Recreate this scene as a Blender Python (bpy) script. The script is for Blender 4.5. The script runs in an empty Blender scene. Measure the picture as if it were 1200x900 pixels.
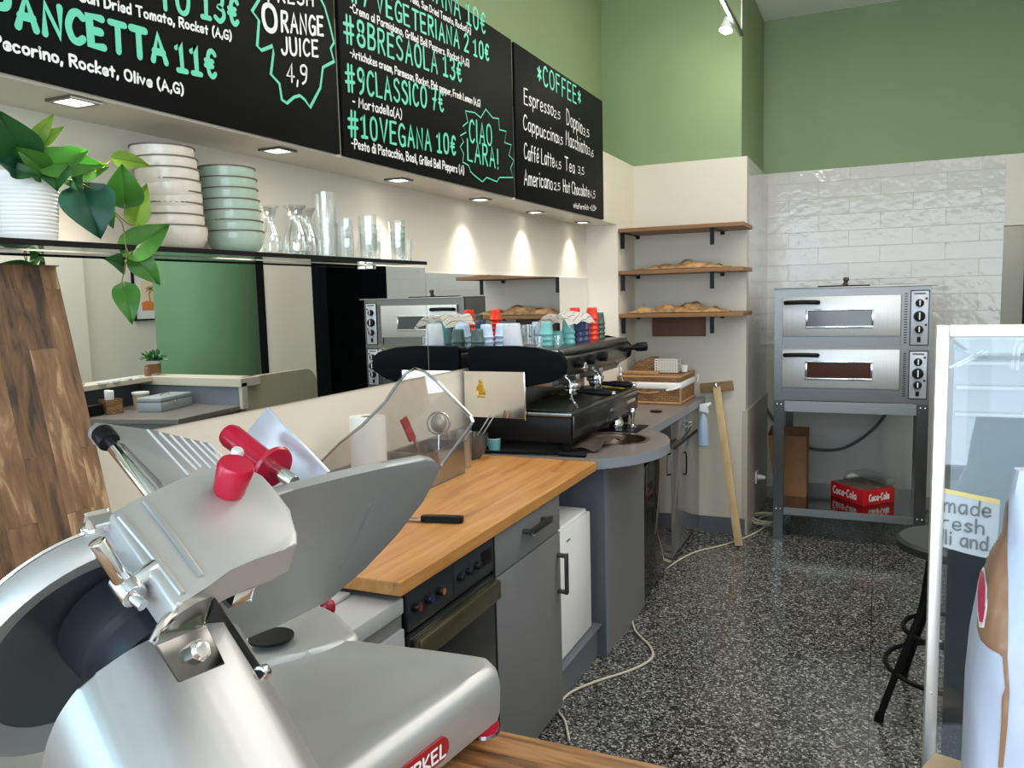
import bpy, bmesh, math, random
from mathutils import Vector, Matrix
from math import sin, cos, pi, radians

random.seed(7)
SC = bpy.context.scene
COL = SC.collection

# ------------------------------------------------------------------ camera
FPX, YAW, PITCH, ROLL = 949.4, 0.42554, 0.107244, -0.025307
CAM = Vector((0, 0, 1.55))
_f = Vector((-sin(YAW)*cos(PITCH), cos(YAW)*cos(PITCH), -sin(PITCH)))
_r = Vector((cos(YAW), sin(YAW), 0)); _u = _r.cross(_f)
CR = (_r*cos(ROLL)+_u*sin(ROLL)).normalized(); CU = (_u*cos(ROLL)-_r*sin(ROLL)).normalized(); CF = _f
cd = bpy.data.cameras.new('camera'); cam = bpy.data.objects.new('camera', cd); COL.objects.link(cam)
cam.matrix_world = Matrix(((CR.x, CU.x, -CF.x, CAM.x), (CR.y, CU.y, -CF.y, CAM.y), (CR.z, CU.z, -CF.z, CAM.z), (0, 0, 0, 1)))
cd.sensor_width = 36; cd.lens = 36*FPX/1200; cd.clip_start = 0.02; cd.clip_end = 200
SC.camera = cam
try: SC.cycles.transparent_max_bounces = 32
except Exception: pass

# ------------------------------------------------------------------ light and exposure
SC.view_settings.view_transform = 'Standard'; SC.view_settings.look = 'None'
SC.view_settings.gamma = 1; SC.view_settings.use_curve_mapping = False
SC.view_settings.exposure = 0.0
W = bpy.data.worlds.new('world'); SC.world = W; W.use_nodes = True
W.node_tree.nodes['Background'].inputs[0].default_value = (0.75, 0.87, 1.0, 1)
W.node_tree.nodes['Background'].inputs[1].default_value = 1.0

def area(name, loc, target, sx, sy, power, color):
    l = bpy.data.lights.new(name, 'AREA'); l.shape = 'RECTANGLE'; l.size = sx; l.size_y = sy
    l.energy = power; l.color = color
    o = bpy.data.objects.new(name, l); COL.objects.link(o); o.location = loc
    o.rotation_euler = (Vector(target)-Vector(loc)).to_track_quat('-Z', 'Y').to_euler()
    return o
# daylight through the shop windows behind the photographer
area('window_light_street', (0.5, -2.30, 1.75), (0.5, 3, 1.7), 4.6, 2.3, 150, (0.77, 0.90, 1.0))
area('window_light_corner', (-1.55, -1.25, 1.9), (1.5, 1.0, 1.2), 1.3, 1.8, 20, (0.25, 0.68, 1.0))
# ceiling fittings of the room, with two added fill lights among them
area('ceiling_light_aisle', (0.2, 3.4, 3.30), (0.2, 3.4, 0), 1.6, 1.6, 42, (1.0, 0.95, 0.88))
area('far_room_fill', (2.2, 4.2, 3.30), (2.2, 4.2, 0), 1.4, 2.0, 60, (1.0, 0.97, 0.92))  # unseen light added to brighten the mirrored side of the room
area('passage_fill', (.75, 6.8, 2.3), (.75, 7.2, 1.2), .3, .3, 3.5, (1.0, 0.97, 0.92))  # small unseen lamp added to lift the dark passage panel
area('ceiling_light_guest', (1.4, 1.0, 3.30), (1.4, 1.0, 0), 1.6, 1.6, 32, (1.0, 0.95, 0.87))

# ------------------------------------------------------------------ pixel helpers (1200x900)
def ray(u, v): return CR*((u-600)/FPX) + CU*(-(v-450)/FPX) + CF
def onx(u, v, x): d = ray(u, v); return CAM + d*((x-CAM.x)/d.x)
def ony(u, v, y): d = ray(u, v); return CAM + d*((y-CAM.y)/d.y)
def onz(u, v, z): d = ray(u, v); return CAM + d*((z-CAM.z)/d.z)
def onp(u, v, P, n): d = ray(u, v); return CAM + d*(((P-CAM).dot(n))/d.dot(n))
def at(u, v, dep): return CAM + ray(u, v)*dep

# ------------------------------------------------------------------ materials
MATS = {}
def mat(name, col, rough=0.5, metal=0.0, **k):
    if name in MATS: return MATS[name]
    m = bpy.data.materials.new(name); m.use_nodes = True
    b = m.node_tree.nodes['Principled BSDF']
    b.inputs['Base Color'].default_value = (*col, 1); b.inputs['Roughness'].default_value = rough; b.inputs['Metallic'].default_value = metal
    for kk, v in k.items():
        key = {'trans': 'Transmission Weight', 'ior': 'IOR', 'alpha': 'Alpha', 'coat': 'Coat Weight', 'spec': 'Specular IOR Level',
               'emit': 'Emission Strength', 'aniso': 'Anisotropic', 'sss': 'Subsurface Weight'}.get(kk)
        if key: b.inputs[key].default_value = v
    if 'emit' in k: b.inputs['Emission Color'].default_value = (*k.get('ecol', col), 1)
    MATS[name] = m
    nz = k.get('noise')
    if nz:                                           # (scale, amount, stretch)
        nt = m.node_tree; N = nt.nodes; L = nt.links
        tc = N.new('ShaderNodeTexCoord'); mp = N.new('ShaderNodeMapping'); mp.inputs['Scale'].default_value = nz[2] if len(nz) > 2 else (1, 1, 1)
        t = N.new('ShaderNodeTexNoise'); t.inputs['Scale'].default_value = nz[0]; t.inputs['Detail'].default_value = 5
        mx = N.new('ShaderNodeMixRGB'); mx.blend_type = 'MULTIPLY'; mx.inputs[0].default_value = nz[1]; mx.inputs[1].default_value = (*col, 1)
        cr = N.new('ShaderNodeValToRGB'); cr.color_ramp.elements[0].position = .3; cr.color_ramp.elements[1].position = .7
        L.new(tc.outputs['Object'], mp.inputs[0]); L.new(mp.outputs[0], t.inputs['Vector']); L.new(t.outputs['Fac'], cr.inputs[0])
        L.new(cr.outputs[0], mx.inputs[2]); L.new(mx.outputs[0], b.inputs['Base Color'])
        if k.get('bump'):
            bp = N.new('ShaderNodeBump'); bp.inputs['Strength'].default_value = k['bump']; bp.inputs['Distance'].default_value = k.get('bdist', .002)
            L.new(t.outputs['Fac'], bp.inputs['Height']); L.new(bp.outputs[0], b.inputs['Normal'])
    return m

def lin(r, g, b):
    f = lambda c: (c/255/12.92) if c/255 <= .04045 else ((c/255+.055)/1.055)**2.4
    return (f(r), f(g), f(b))

def wood_mat(name, cols, axis, board, plank, rough=0.45, grain=1.0, stave=.5):
    """block-board: staves along `axis` (0 x,1 y,2 z) with random tones. board=(stave width, stave length), plank = the two in-plane axes order"""
    m = bpy.data.materials.new(name); m.use_nodes = True; nt = m.node_tree; N = nt.nodes; L = nt.links
    b = N['Principled BSDF']; b.inputs['Roughness'].default_value = rough
    tc = N.new('ShaderNodeTexCoord'); sp = N.new('ShaderNodeSeparateXYZ'); L.new(tc.outputs['Object'], sp.inputs[0])
    cb = N.new('ShaderNodeCombineXYZ'); L.new(sp.outputs[axis], cb.inputs[0]); L.new(sp.outputs[plank], cb.inputs[1])
    br = N.new('ShaderNodeTexBrick'); br.inputs['Scale'].default_value = 1; br.inputs['Brick Width'].default_value = board[1]; br.inputs['Row Height'].default_value = board[0]
    br.inputs['Mortar Size'].default_value = 0.0006; br.inputs['Mortar Smooth'].default_value = .3; br.inputs['Bias'].default_value = 0; br.offset = .37; br.offset_frequency = 2
    br.inputs['Color1'].default_value = (0, 0, 0, 1); br.inputs['Color2'].default_value = (1, 1, 1, 1); br.inputs['Mortar'].default_value = (0.25, 0.25, 0.25, 1)
    L.new(cb.outputs[0], br.inputs['Vector'])
    mp = N.new('ShaderNodeMapping'); sc = [38, 38, 38]; sc[axis] = 2.6; mp.inputs['Scale'].default_value = sc
    L.new(tc.outputs['Object'], mp.inputs[0])
    vm = N.new('ShaderNodeVectorMath'); vm.operation = 'MULTIPLY_ADD'; vm.inputs[1].default_value = (7, 7, 7); L.new(br.outputs['Color'], vm.inputs[0]); L.new(mp.outputs[0], vm.inputs[2])
    nz = N.new('ShaderNodeTexNoise'); nz.inputs['Scale'].default_value = 1; nz.inputs['Detail'].default_value = 6; nz.inputs['Roughness'].default_value = .6; nz.inputs['Distortion'].default_value = .6
    L.new(vm.outputs[0], nz.inputs['Vector'])
    a = N.new('ShaderNodeMath'); a.operation = 'MULTIPLY_ADD'; a.inputs[1].default_value = stave; L.new(br.outputs['Color'], a.inputs[0])
    g = N.new('ShaderNodeMath'); g.operation = 'MULTIPLY_ADD'; g.inputs[1].default_value = 1.2*grain; g.inputs[2].default_value = .5-.5*stave-.6*grain; L.new(nz.outputs['Fac'], g.inputs[0]); L.new(g.outputs[0], a.inputs[2])
    cr = N.new('ShaderNodeValToRGB'); cr.color_ramp.elements[0].position = .12; cr.color_ramp.elements[1].position = .9
    cr.color_ramp.elements[0].color = (*cols[0], 1); cr.color_ramp.elements[1].color = (*cols[-1], 1)
    for i, c in enumerate(cols[1:-1]):
        e = cr.color_ramp.elements.new(.12+.78*(i+1)/(len(cols)-1)); e.color = (*c, 1)
    L.new(a.outputs[0], cr.inputs[0]); L.new(cr.outputs[0], b.inputs['Base Color'])
    bp = N.new('ShaderNodeBump'); bp.inputs['Strength'].default_value = .12; bp.inputs['Distance'].default_value = .001; L.new(nz.outputs['Fac'], bp.inputs['Height']); L.new(bp.outputs[0], b.inputs['Normal'])
    MATS[name] = m
    return m

def tile_mat(name, col, grout, w, h, axes, rough=.12, bump=.6, wave=.35):
    m = bpy.data.materials.new(name); m.use_nodes = True; nt = m.node_tree; N = nt.nodes; L = nt.links
    b = N['Principled BSDF']; b.inputs['Roughness'].default_value = rough
    ge = N.new('ShaderNodeNewGeometry'); sp = N.new('ShaderNodeSeparateXYZ'); L.new(ge.outputs['Position'], sp.inputs[0])
    cb = N.new('ShaderNodeCombineXYZ'); L.new(sp.outputs[axes[0]], cb.inputs[0]); L.new(sp.outputs[axes[1]], cb.inputs[1])
    br = N.new('ShaderNodeTexBrick'); br.inputs['Scale'].default_value = 1; br.inputs['Brick Width'].default_value = w; br.inputs['Row Height'].default_value = h
    br.inputs['Mortar Size'].default_value = .0026; br.inputs['Mortar Smooth'].default_value = .6
    c2 = tuple(c*.95 for c in col)
    br.inputs['Color1'].default_value = (*col, 1); br.inputs['Color2'].default_value = (*c2, 1); br.inputs['Mortar'].default_value = (*grout, 1)
    L.new(cb.outputs[0], br.inputs['Vector']); L.new(br.outputs['Color'], b.inputs['Base Color'])
    nz = N.new('ShaderNodeTexNoise'); nz.inputs['Scale'].default_value = 14; nz.inputs['Detail'].default_value = 2; L.new(ge.outputs['Position'], nz.inputs['Vector'])
    b1 = N.new('ShaderNodeBump'); b1.inputs['Strength'].default_value = wave; b1.inputs['Distance'].default_value = .012; L.new(nz.outputs['Fac'], b1.inputs['Height'])
    b2 = N.new('ShaderNodeBump'); b2.invert = True; b2.inputs['Strength'].default_value = bump; b2.inputs['Distance'].default_value = .004
    L.new(br.outputs['Fac'], b2.inputs['Height']); L.new(b1.outputs[0], b2.inputs['Normal']); L.new(b2.outputs[0], b.inputs['Normal'])
    MATS[name] = m
    return m

def floor_mat():
    m = bpy.data.materials.new('granite_floor'); m.use_nodes = True; nt = m.node_tree; N = nt.nodes; L = nt.links
    b = N['Principled BSDF']; b.inputs['Roughness'].default_value = .16
    ge = N.new('ShaderNodeNewGeometry')
    nw = N.new('ShaderNodeTexNoise'); nw.inputs['Scale'].default_value = 60; nw.inputs['Detail'].default_value = 3; L.new(ge.outputs['Position'], nw.inputs['Vector'])
    ad = N.new('ShaderNodeVectorMath'); ad.operation = 'MULTIPLY_ADD'; ad.inputs[1].default_value = (.02, .02, .02); L.new(nw.outputs['Color'], ad.inputs[0]); L.new(ge.outputs['Position'], ad.inputs[2])
    vo = N.new('ShaderNodeTexVoronoi'); vo.inputs['Scale'].default_value = 150; L.new(ad.outputs[0], vo.inputs['Vector'])
    sp = N.new('ShaderNodeSeparateXYZ'); L.new(vo.outputs['Color'], sp.inputs[0])
    cr = N.new('ShaderNodeValToRGB'); E_ = cr.color_ramp.elements
    E_[0].position = 0; E_[0].color = (.012, .013, .013, 1); E_[1].position = 1; E_[1].color = (.50, .50, .48, 1)
    for p, c in ((.30, .024), (.48, .06), (.66, .12), (.84, .21)):
        e = E_.new(p); e.color = (c, c, c*.97, 1)
    L.new(sp.outputs[0], cr.inputs[0])
    px = N.new('ShaderNodeSeparateXYZ'); L.new(ge.outputs['Position'], px.inputs[0])
    br = N.new('ShaderNodeTexBrick'); br.offset = 0; br.inputs['Scale'].default_value = 1; br.inputs['Brick Width'].default_value = .6; br.inputs['Row Height'].default_value = .4
    br.inputs['Mortar Size'].default_value = .0022; br.inputs['Color1'].default_value = (1, 1, 1, 1); br.inputs['Color2'].default_value = (.9, .9, .9, 1); br.inputs['Mortar'].default_value = (.25, .25, .25, 1)
    L.new(ge.outputs['Position'], br.inputs['Vector'])
    mx = N.new('ShaderNodeMixRGB'); mx.blend_type = 'MULTIPLY'; mx.inputs[0].default_value = 1; L.new(cr.outputs[0], mx.inputs[1]); L.new(br.outputs['Color'], mx.inputs[2])
    L.new(mx.outputs[0], b.inputs['Base Color']); MATS['granite_floor'] = m
    return m

def glass_mat(name, tint=(1, 1, 1), gloss=.12, rough=.0, graze=.6):
    """thin glass: mostly transparent with a fresnel-like mirror share"""
    m = bpy.data.materials.new(name); m.use_nodes = True; nt = m.node_tree; N = nt.nodes; L = nt.links
    N.remove(N['Principled BSDF']); out = N['Material Output']
    tr = N.new('ShaderNodeBsdfTransparent'); tr.inputs[0].default_value = (*tint, 1)
    gl = N.new('ShaderNodeBsdfGlossy'); gl.inputs['Roughness'].default_value = rough; gl.inputs['Color'].default_value = (.95, .97, 1, 1)
    lw = N.new('ShaderNodeLayerWeight'); lw.inputs['Blend'].default_value = .25
    ma = N.new('ShaderNodeMath'); ma.operation = 'MULTIPLY_ADD'; ma.inputs[1].default_value = graze; ma.inputs[2].default_value = gloss; ma.use_clamp = True
    L.new(lw.outputs['Facing'], ma.inputs[0])
    mx = N.new('ShaderNodeMixShader'); L.new(ma.outputs[0], mx.inputs[0]); L.new(tr.outputs[0], mx.inputs[1]); L.new(gl.outputs[0], mx.inputs[2])
    L.new(mx.outputs[0], out.inputs['Surface']); MATS[name] = m
    return m

M_cream = mat('cream_wall', lin(220, 214, 202), .6)
M_green = mat('green_paint', lin(128, 150, 108), .6, noise=(1.5, .08))
M_ceil = mat('ceiling_white', (.8, .79, .76), .8)
M_tileX = tile_mat('tile_back', lin(208, 205, 201), lin(196, 193, 188), .40, .115, (0, 2), bump=.45, wave=.3)
M_tileY = tile_mat('tile_side', lin(206, 203, 199), lin(198, 195, 190), .40, .115, (1, 2), bump=.3, wave=.2)
M_tileF = tile_mat('tile_fascia', lin(214, 208, 192), lin(206, 199, 182), .20, .20, (1, 2), rough=.4, bump=.15, wave=.05)
M_mirror = mat('mirror_glass', (.86, .88, .87), .0, 1.0)
M_floor = floor_mat()
M_black = mat('black_plastic', (.005, .005, .006), .4, spec=.18)
M_blackm = mat('black_matte', (.0045, .006, .0075), .65, spec=.06)
M_board = mat('chalkboard', (.007, .0075, .0075), .55, noise=(3, .3), spec=.05)
M_teal = mat('teal_marker', lin(92, 210, 176), .5)
M_white_ink = mat('white_marker', (.85, .85, .85), .5)
M_grey = mat('grey_cabinet', lin(112, 113, 116), .35)
M_greyD = mat('grey_cabinet_edge', lin(96, 99, 108), .4)
M_greyG = mat('grey_gloss', lin(105, 106, 108), .04, spec=.9)
M_top = mat('grey_worktop', lin(128, 122, 118), .3, noise=(160, .25))
M_topD = mat('dark_upstand', lin(132, 131, 131), .45, noise=(120, .4))
M_steel = mat('brushed_steel', (.40, .395, .385), .36, 1.0, noise=(6, .12, (1, 1, 40)))
M_steelD = mat('dark_steel', (.22, .22, .22), .3, 1.0)
M_steelB = mat('bright_steel', (.78, .78, .78), .16, 1.0)
M_chrome = mat('chrome', (.85, .85, .87), .06, 1.0)
M_alu = mat('cast_aluminium', (.50, .50, .495), .48, .65)
M_alu2 = mat('satin_aluminium', (.36, .365, .37), .45, .55)
M_alu3 = mat('polished_aluminium', (.50, .50, .495), .44, .8)
M_whitem = mat('pale_metal', (.72, .72, .72), .4, .3)  # light grey for the tray ribs, stud and case strips
M_red = mat('red_plastic', lin(178, 18, 52), .25)
M_redD = mat('dark_red_plastic', lin(150, 14, 44), .25)
M_white = mat('white_enamel', (.80, .81, .82), .3)
M_whitep = mat('white_paper', (.82, .81, .79), .8)
M_glass = glass_mat('clear_glass', (.985, .997, .995), .12, graze=.8)
M_acryl = glass_mat('clear_acrylic', (.86, .85, .84), .05)
M_shelfglass = glass_mat('shelf_glass', (.50, .58, .55), .0, graze=.97)
M_butcher = wood_mat('butcher_block', [lin(140, 92, 46), lin(172, 120, 64), lin(184, 132, 74), lin(196, 148, 92)], 1, (.045, .8), 0, .42, 1.25, .3)
M_counter = wood_mat('counter_wood', [lin(74, 46, 24), lin(132, 88, 50), lin(168, 122, 76), lin(146, 100, 60), lin(120, 80, 46)], 0, (.05, 1.2), 1, .42, 1.6, .3)
M_acacia = wood_mat('acacia_board', [lin(58, 40, 28), lin(96, 68, 46), lin(116, 84, 56), lin(128, 96, 66), lin(176, 142, 106)], 2, (.062, .33), 1, .6, 1.5)
M_pale = wood_mat('pale_wood', [lin(168, 136, 104), lin(200, 170, 136), lin(214, 190, 160)], 0, (.2, 2.0), 1, .6)
M_pine = mat('pine_wood', lin(204, 176, 132), .6, noise=(30, .25, (1, 1, .05)))
M_shelfw = mat('oak_shelf', lin(150, 108, 66), .5, noise=(14, .4, (.12, 1, 1)))
M_beam = mat('walnut_strip', lin(112, 76, 50), .55, noise=(14, .4, (1, .2, .12)))
M_peelw = mat('worn_wood', lin(150, 118, 82), .7, noise=(20, .35, (.15, 1, 1)))

# ------------------------------------------------------------------ mesh helpers
class B:
    """collects shapes into one mesh"""
    def __init__(s): s.bm = bmesh.new()
    def box(s, x0, x1, y0, y1, z0, z1, bev=0, seg=2):
        b = bmesh.new(); bmesh.ops.create_cube(b, size=1)
        for v in b.verts: v.co = Vector(((x0+x1)/2+v.co.x*(x1-x0), (y0+y1)/2+v.co.y*(y1-y0), (z0+z1)/2+v.co.z*(z1-z0)))
        if bev: bmesh.ops.bevel(b, geom=list(b.edges), offset=bev, segments=seg, affect='EDGES', profile=.5)
        s.merge(b); return s
    def obox(s, c, ax, ay, az, sx, sy, sz, bev=0, seg=2):
        b = bmesh.new(); bmesh.ops.create_cube(b, size=1)
        for v in b.verts: v.co = Vector(c)+ax*(v.co.x*sx)+ay*(v.co.y*sy)+az*(v.co.z*sz)
        if bev: bmesh.ops.bevel(b, geom=list(b.edges), offset=bev, segments=seg, affect='EDGES', profile=.5)
        s.merge(b); return s
    def merge(s, b):
        bmesh.ops.recalc_face_normals(b, faces=list(b.faces))
        me = bpy.data.meshes.new('t'); b.to_mesh(me); b.free(); s.bm.from_mesh(me); bpy.data.meshes.remove(me)
    def cyl(s, p0, p1, r0, r1=None, seg=20, bev=0):
        p0 = Vector(p0); p1 = Vector(p1); r1 = r0 if r1 is None else r1
        d = p1-p0; L = d.length
        prof = [(0, 0), (r0, 0), (r1, L), (0, L)]
        if bev: prof = [(0, 0), (r0-bev, 0), (r0-bev*.3, bev*.3), (r0, bev), (r1, L-bev), (r1-bev*.3, L-bev*.3), (r1-bev, L), (0, L)]
        return s.rev(prof, p0, d, seg)
    def rev(s, prof, base, axis=(0, 0, 1), seg=24):
        base = Vector(base); w = Vector(axis).normalized(); a = Vector((1, 0, 0)) if abs(w.x) < .9 else Vector((0, 1, 0))
        u = w.cross(a).normalized(); v = w.cross(u)
        b = bmesh.new(); rings = []
        for r, h in prof:
            if r < 1e-7: rings.append([b.verts.new(base+w*h)])
            else: rings.append([b.verts.new(base+w*h+(u*cos(2*pi*i/seg)+v*sin(2*pi*i/seg))*r) for i in range(seg)])
        for A, Bq in zip(rings, rings[1:]):
            if len(A) == 1 and len(Bq) == 1: continue
            for i in range(seg):
                j = (i+1) % seg
                try:
                    if len(A) == 1: b.faces.new((A[0], Bq[i], Bq[j]))
                    elif len(Bq) == 1: b.faces.new((A[i], A[j], Bq[0]))
                    else: b.faces.new((A[i], A[j], Bq[j], Bq[i]))
                except ValueError: pass
        s.merge(b); return s
    def tube(s, pts, r, seg=10, smooth=0, taper=None):
        pts = [Vector(p) for p in pts]
        if smooth: pts = catmull(pts, smooth)
        b = bmesh.new(); rings = []; n = len(pts); t0 = (pts[1]-pts[0]).normalized()
        a = Vector((0, 0, 1)) if abs(t0.z) < .9 else Vector((1, 0, 0)); u = t0.cross(a).normalized()
        for i, p in enumerate(pts):
            t = (pts[min(i+1, n-1)]-pts[max(i-1, 0)]).normalized(); u = (u-t*u.dot(t)).normalized(); v = t.cross(u)
            rr = r if taper is None else r*taper[0]+(r*taper[1]-r*taper[0])*i/(n-1)
            rings.append([b.verts.new(p+(u*cos(2*pi*k/seg)+v*sin(2*pi*k/seg))*rr) for k in range(seg)])
        for A, Bq in zip(rings, rings[1:]):
            for k in range(seg): b.faces.new((A[k], A[(k+1) % seg], Bq[(k+1) % seg], Bq[k]))
        b.faces.new(rings[0][::-1]); b.faces.new(rings[-1]); s.merge(b); return s
    def prism(s, pts, vec, bev=0, seg=2):
        pts = [Vector(p) for p in pts]; vec = Vector(vec); b = bmesh.new()
        A = [b.verts.new(p) for p in pts]; C2 = [b.verts.new(p+vec) for p in pts]; n = len(pts)
        b.faces.new(A); b.faces.new(C2[::-1])
        for i in range(n): b.faces.new((A[i], C2[i], C2[(i+1) % n], A[(i+1) % n]))
        if bev: bmesh.ops.bevel(b, geom=list(b.edges), offset=bev, segments=seg, affect='EDGES', profile=.5, clamp_overlap=True)
        s.merge(b); return s
    def sphere(s, c, r, scale=(1, 1, 1), seg=16):
        b = bmesh.new(); bmesh.ops.create_uvsphere(b, u_segments=seg, v_segments=max(6, seg*2//3), radius=r)
        for v in b.verts: v.co = Vector(c)+Vector((v.co.x*scale[0], v.co.y*scale[1], v.co.z*scale[2]))
        s.merge(b); return s

def catmull(p, k):
    out = []; n = len(p)
    for i in range(n-1):
        a, b, c, d = p[max(i-1, 0)], p[i], p[i+1], p[min(i+2, n-1)]
        for j in range(k):
            t = j/k
            out.append(.5*((2*b)+(c-a)*t+(2*a-5*b+4*c-d)*t*t+(3*b-a-3*c+d)*t**3))
    out.append(p[-1]); return out

WLOC = {}
def _fin(o, bm, m, smooth):
    if smooth:
        for f in bm.faces: f.smooth = True
    me = o.data; bm.to_mesh(me); bm.free(); me.materials.append(m)
    if smooth:
        try: me.set_sharp_from_angle(angle=radians(38))
        except Exception: pass

def obj(name, b, m, parent=None, label=None, cat=None, group=None, kind=None, smooth=True):
    bm = b.bm if isinstance(b, B) else b
    me = bpy.data.meshes.new(name); o = bpy.data.objects.new(name, me); COL.objects.link(o)
    xs = [v.co.x for v in bm.verts]; ys = [v.co.y for v in bm.verts]; zs = [v.co.z for v in bm.verts]
    org = Vector(((min(xs)+max(xs))/2, (min(ys)+max(ys))/2, min(zs)))
    for v in bm.verts: v.co -= org
    _fin(o, bm, m, smooth)
    WLOC[o] = org
    if parent is not None: o.parent = parent; o.location = org-WLOC[parent]
    else: o.location = org
    if label: o['label'] = label
    if cat: o['category'] = cat
    if group: o['group'] = group
    if kind: o['kind'] = kind
    return o

def thing(name, label, cat, loc, group=None):
    o = bpy.data.objects.new(name, None); COL.objects.link(o); o.location = loc; WLOC[o] = Vector(loc); o.empty_display_size = .05
    o['label'] = label; o['category'] = cat
    if group: o['group'] = group
    return o

def kids(o): return [c for c in bpy.data.objects if c.parent == o]
def dup(root, loc, rot=None, label=None, scale=None):
    def cp(o, par):
        c = o.copy(); COL.objects.link(c)
        if par is not None: c.parent = par
        for ch in tree[o]: cp(ch, c)
        return c
    tree = {}
    def walk(o):
        tree[o] = kids(o)
        for ch in tree[o]: walk(ch)
    walk(root); r = cp(root, None); r.location = loc
    if rot is not None: r.rotation_euler = rot
    if scale is not None: r.scale = scale
    if label: r['label'] = label
    return r
def S(name, b, m, smooth=False): return obj(name, b, m, kind='structure', smooth=smooth)

# ================================================================== SETTING
MX, WX, RY, PY, BY = -1.653, -1.456, 4.816, 5.196, 6.22
SOF, TT, CZ = 1.97, 2.365, 3.45
PX = -0.748
S('floor', B().box(-1.9, 4.2, -2.6, 8.2, -.05, 0), M_floor)
S('ceiling', B().box(-1.9, 4.2, -2.6, 8.2, CZ, CZ+.06), M_ceil)
b = B().box(MX-.1, MX, -.6, RY, 0, SOF)
S('wall_left', b, M_cream)
S('wall_left_upper', B().box(MX-.1, MX-.012, -2.4, BY, TT-.1, CZ), M_green)
S('trim_1', B().box(MX-.1, WX, -.6, PY+.02, SOF, TT), M_tileF)                     # boxed-out fascia over the niche
S('wall_niche_end', B().box(MX-.1, WX, RY, PY+.02, 0, SOF), M_cream)
S('wall_recess', B().box(-1.7, PX, PY, PY+.1, 0, TT), mat('recess_panel', lin(206, 200, 187), .45))
S('wall_recess_upper', B().box(MX-.1, PX-.035, PY+.012, PY+.12, TT-.02, CZ), M_green)
S('wall_pillar_side', B().box(PX-.1, PX, PY+.1, BY+.02, 0, TT), M_tileY)
S('wall_pillar_side_upper', B().box(PX-.12, PX-.035, PY+.12, BY, TT-.02, CZ), M_green)
S('trim_2', B().box(PX-.02, PX+.012, PY-.002, BY, 0, .80), mat('dado_panel', lin(178, 173, 160), .4))
S('wall_back', B().box(PX-.1, .735, BY, BY+.1, 0, TT+.02), M_tileX)
S('wall_back_upper', B().box(PX-.15, 4.2, BY+.006, BY+.12, TT, CZ), M_green)
S('wall_back_lintel', B().box(.735, 1.2, BY, BY+.1, 1.93, TT+.02), M_cream)
S('wall_back_right', B().box(1.545, 4.0, BY, BY+.1, 0, TT+.02), M_cream)
S('trim_3', B().box(1.47, 1.545, BY-.02, BY+.1, 0, TT), M_blackm)
S('trim_5', B().box(2.13, 2.22, BY-.02, BY, 0, 2.3), M_blackm)
S('wall_back_lintel_right', B().box(1.2, 1.47, BY, BY+.1, 1.93, TT), M_blackm)
# passage behind the doorway
S('wall_passage', B().box(.45, 1.02, 7.4, 7.45, 0, 2.4), mat('passage_cream', lin(196, 192, 176), .6))
S('wall_passage_dark', B().box(1.02, 2.6, 7.1, 7.45, 0, 2.4), M_blackm)  # black colour stands in for the darkness of an unlit room
S('wall_passage_side', B().box(2.3, 2.4, BY+.1, 7.2, 0, 2.4), M_blackm)  # painted black too, as the passage's missing light
S('wall_right', B().box(3.0, 3.1, 4.89, BY, 0, CZ), mat('right_wall_cream', lin(222, 218, 204), .6))
S('wall_right_near', B().box(2.93, 3.1, -2.4, 4.89, 0, CZ), M_cream)
S('wall_front_low', B().box(-1.9, 4.2, -2.5, -2.4, 0, .5), M_cream)
S('wall_front_high', B().box(-1.9, 4.2, -2.5, -2.4, 2.95, CZ), M_green)
b = B()
for x in (-1.7, .5, 2.8): b.box(x-.05, x+.05, -2.46, -2.40, .5, 2.95)
for z in (.5, 2.9): b.box(-1.7, 2.85, -2.46, -2.40, z, z+.06)
S('window_1', b, M_black)
S('baseboard_recess', B().box(-1.05, PX-.0, PY-.012, PY, 0, .105), M_greyD)
S('baseboard_back', B().box(PX+.012, .73, BY-.012, BY, 0, .09), mat('skirting', lin(150, 152, 156), .5))
b = B()
S('trim_4', B().box(PX+.012, .73, BY-.004, BY, .09, .78), mat('dado_white', lin(196, 196, 192), .4))

# recessed downlights
def downlight():
    t = thing('downlight', 'square recessed downlight in the soffit above the trailing plant', 'ceiling light', (0, 0, 0), 'square downlights in the soffit')
    b = B(); o, i = .037, .027
    for x0, x1, y0, y1 in ((-o, -i, -o, o), (i, o, -o, o), (-i, i, -o, -i), (-i, i, i, o)): b.box(x0, x1, y0, y1, -.006, 0)
    obj('frame', b, M_steelD, t, smooth=False)
    obj('lamp', B().box(-i, i, -i, i, -.004, 0), mat('lamp_glow', (1, .93, .8), .5, emit=9, ecol=(1, .93, .82)), t, smooth=False)
    l = bpy.data.lights.new('downlight_spot', 'SPOT'); l.energy = 12; l.color = (1, .89, .79); l.spot_size = radians(96); l.spot_blend = 1.0; l.shadow_soft_size = .02
    lo = bpy.data.objects.new('downlight_beam', l); COL.objects.link(lo); lo.parent = t; lo.location = (0, 0, -.012)
    return t
dl = downlight()
for i, (y, lb) in enumerate(((1.19, None), (1.828, 'square recessed downlight in the soffit above the stacked bowls and glasses'), (2.49, 'square recessed downlight in the soffit past the end of the glass shelf'),
                        (3.17, 'square recessed downlight in the soffit below the CIAO LARA starburst'), (3.81, 'square recessed downlight in the soffit below the coffee chalkboard'), (4.51, 'square recessed downlight nearest the bread shelves'))):
    o = dl if i == 0 else dup(dl, (0, 0, 0), label=lb)
    o.location = ((-1.502, -1.52, -1.545, -1.563, -1.575, -1.57)[i], y, SOF)

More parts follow.
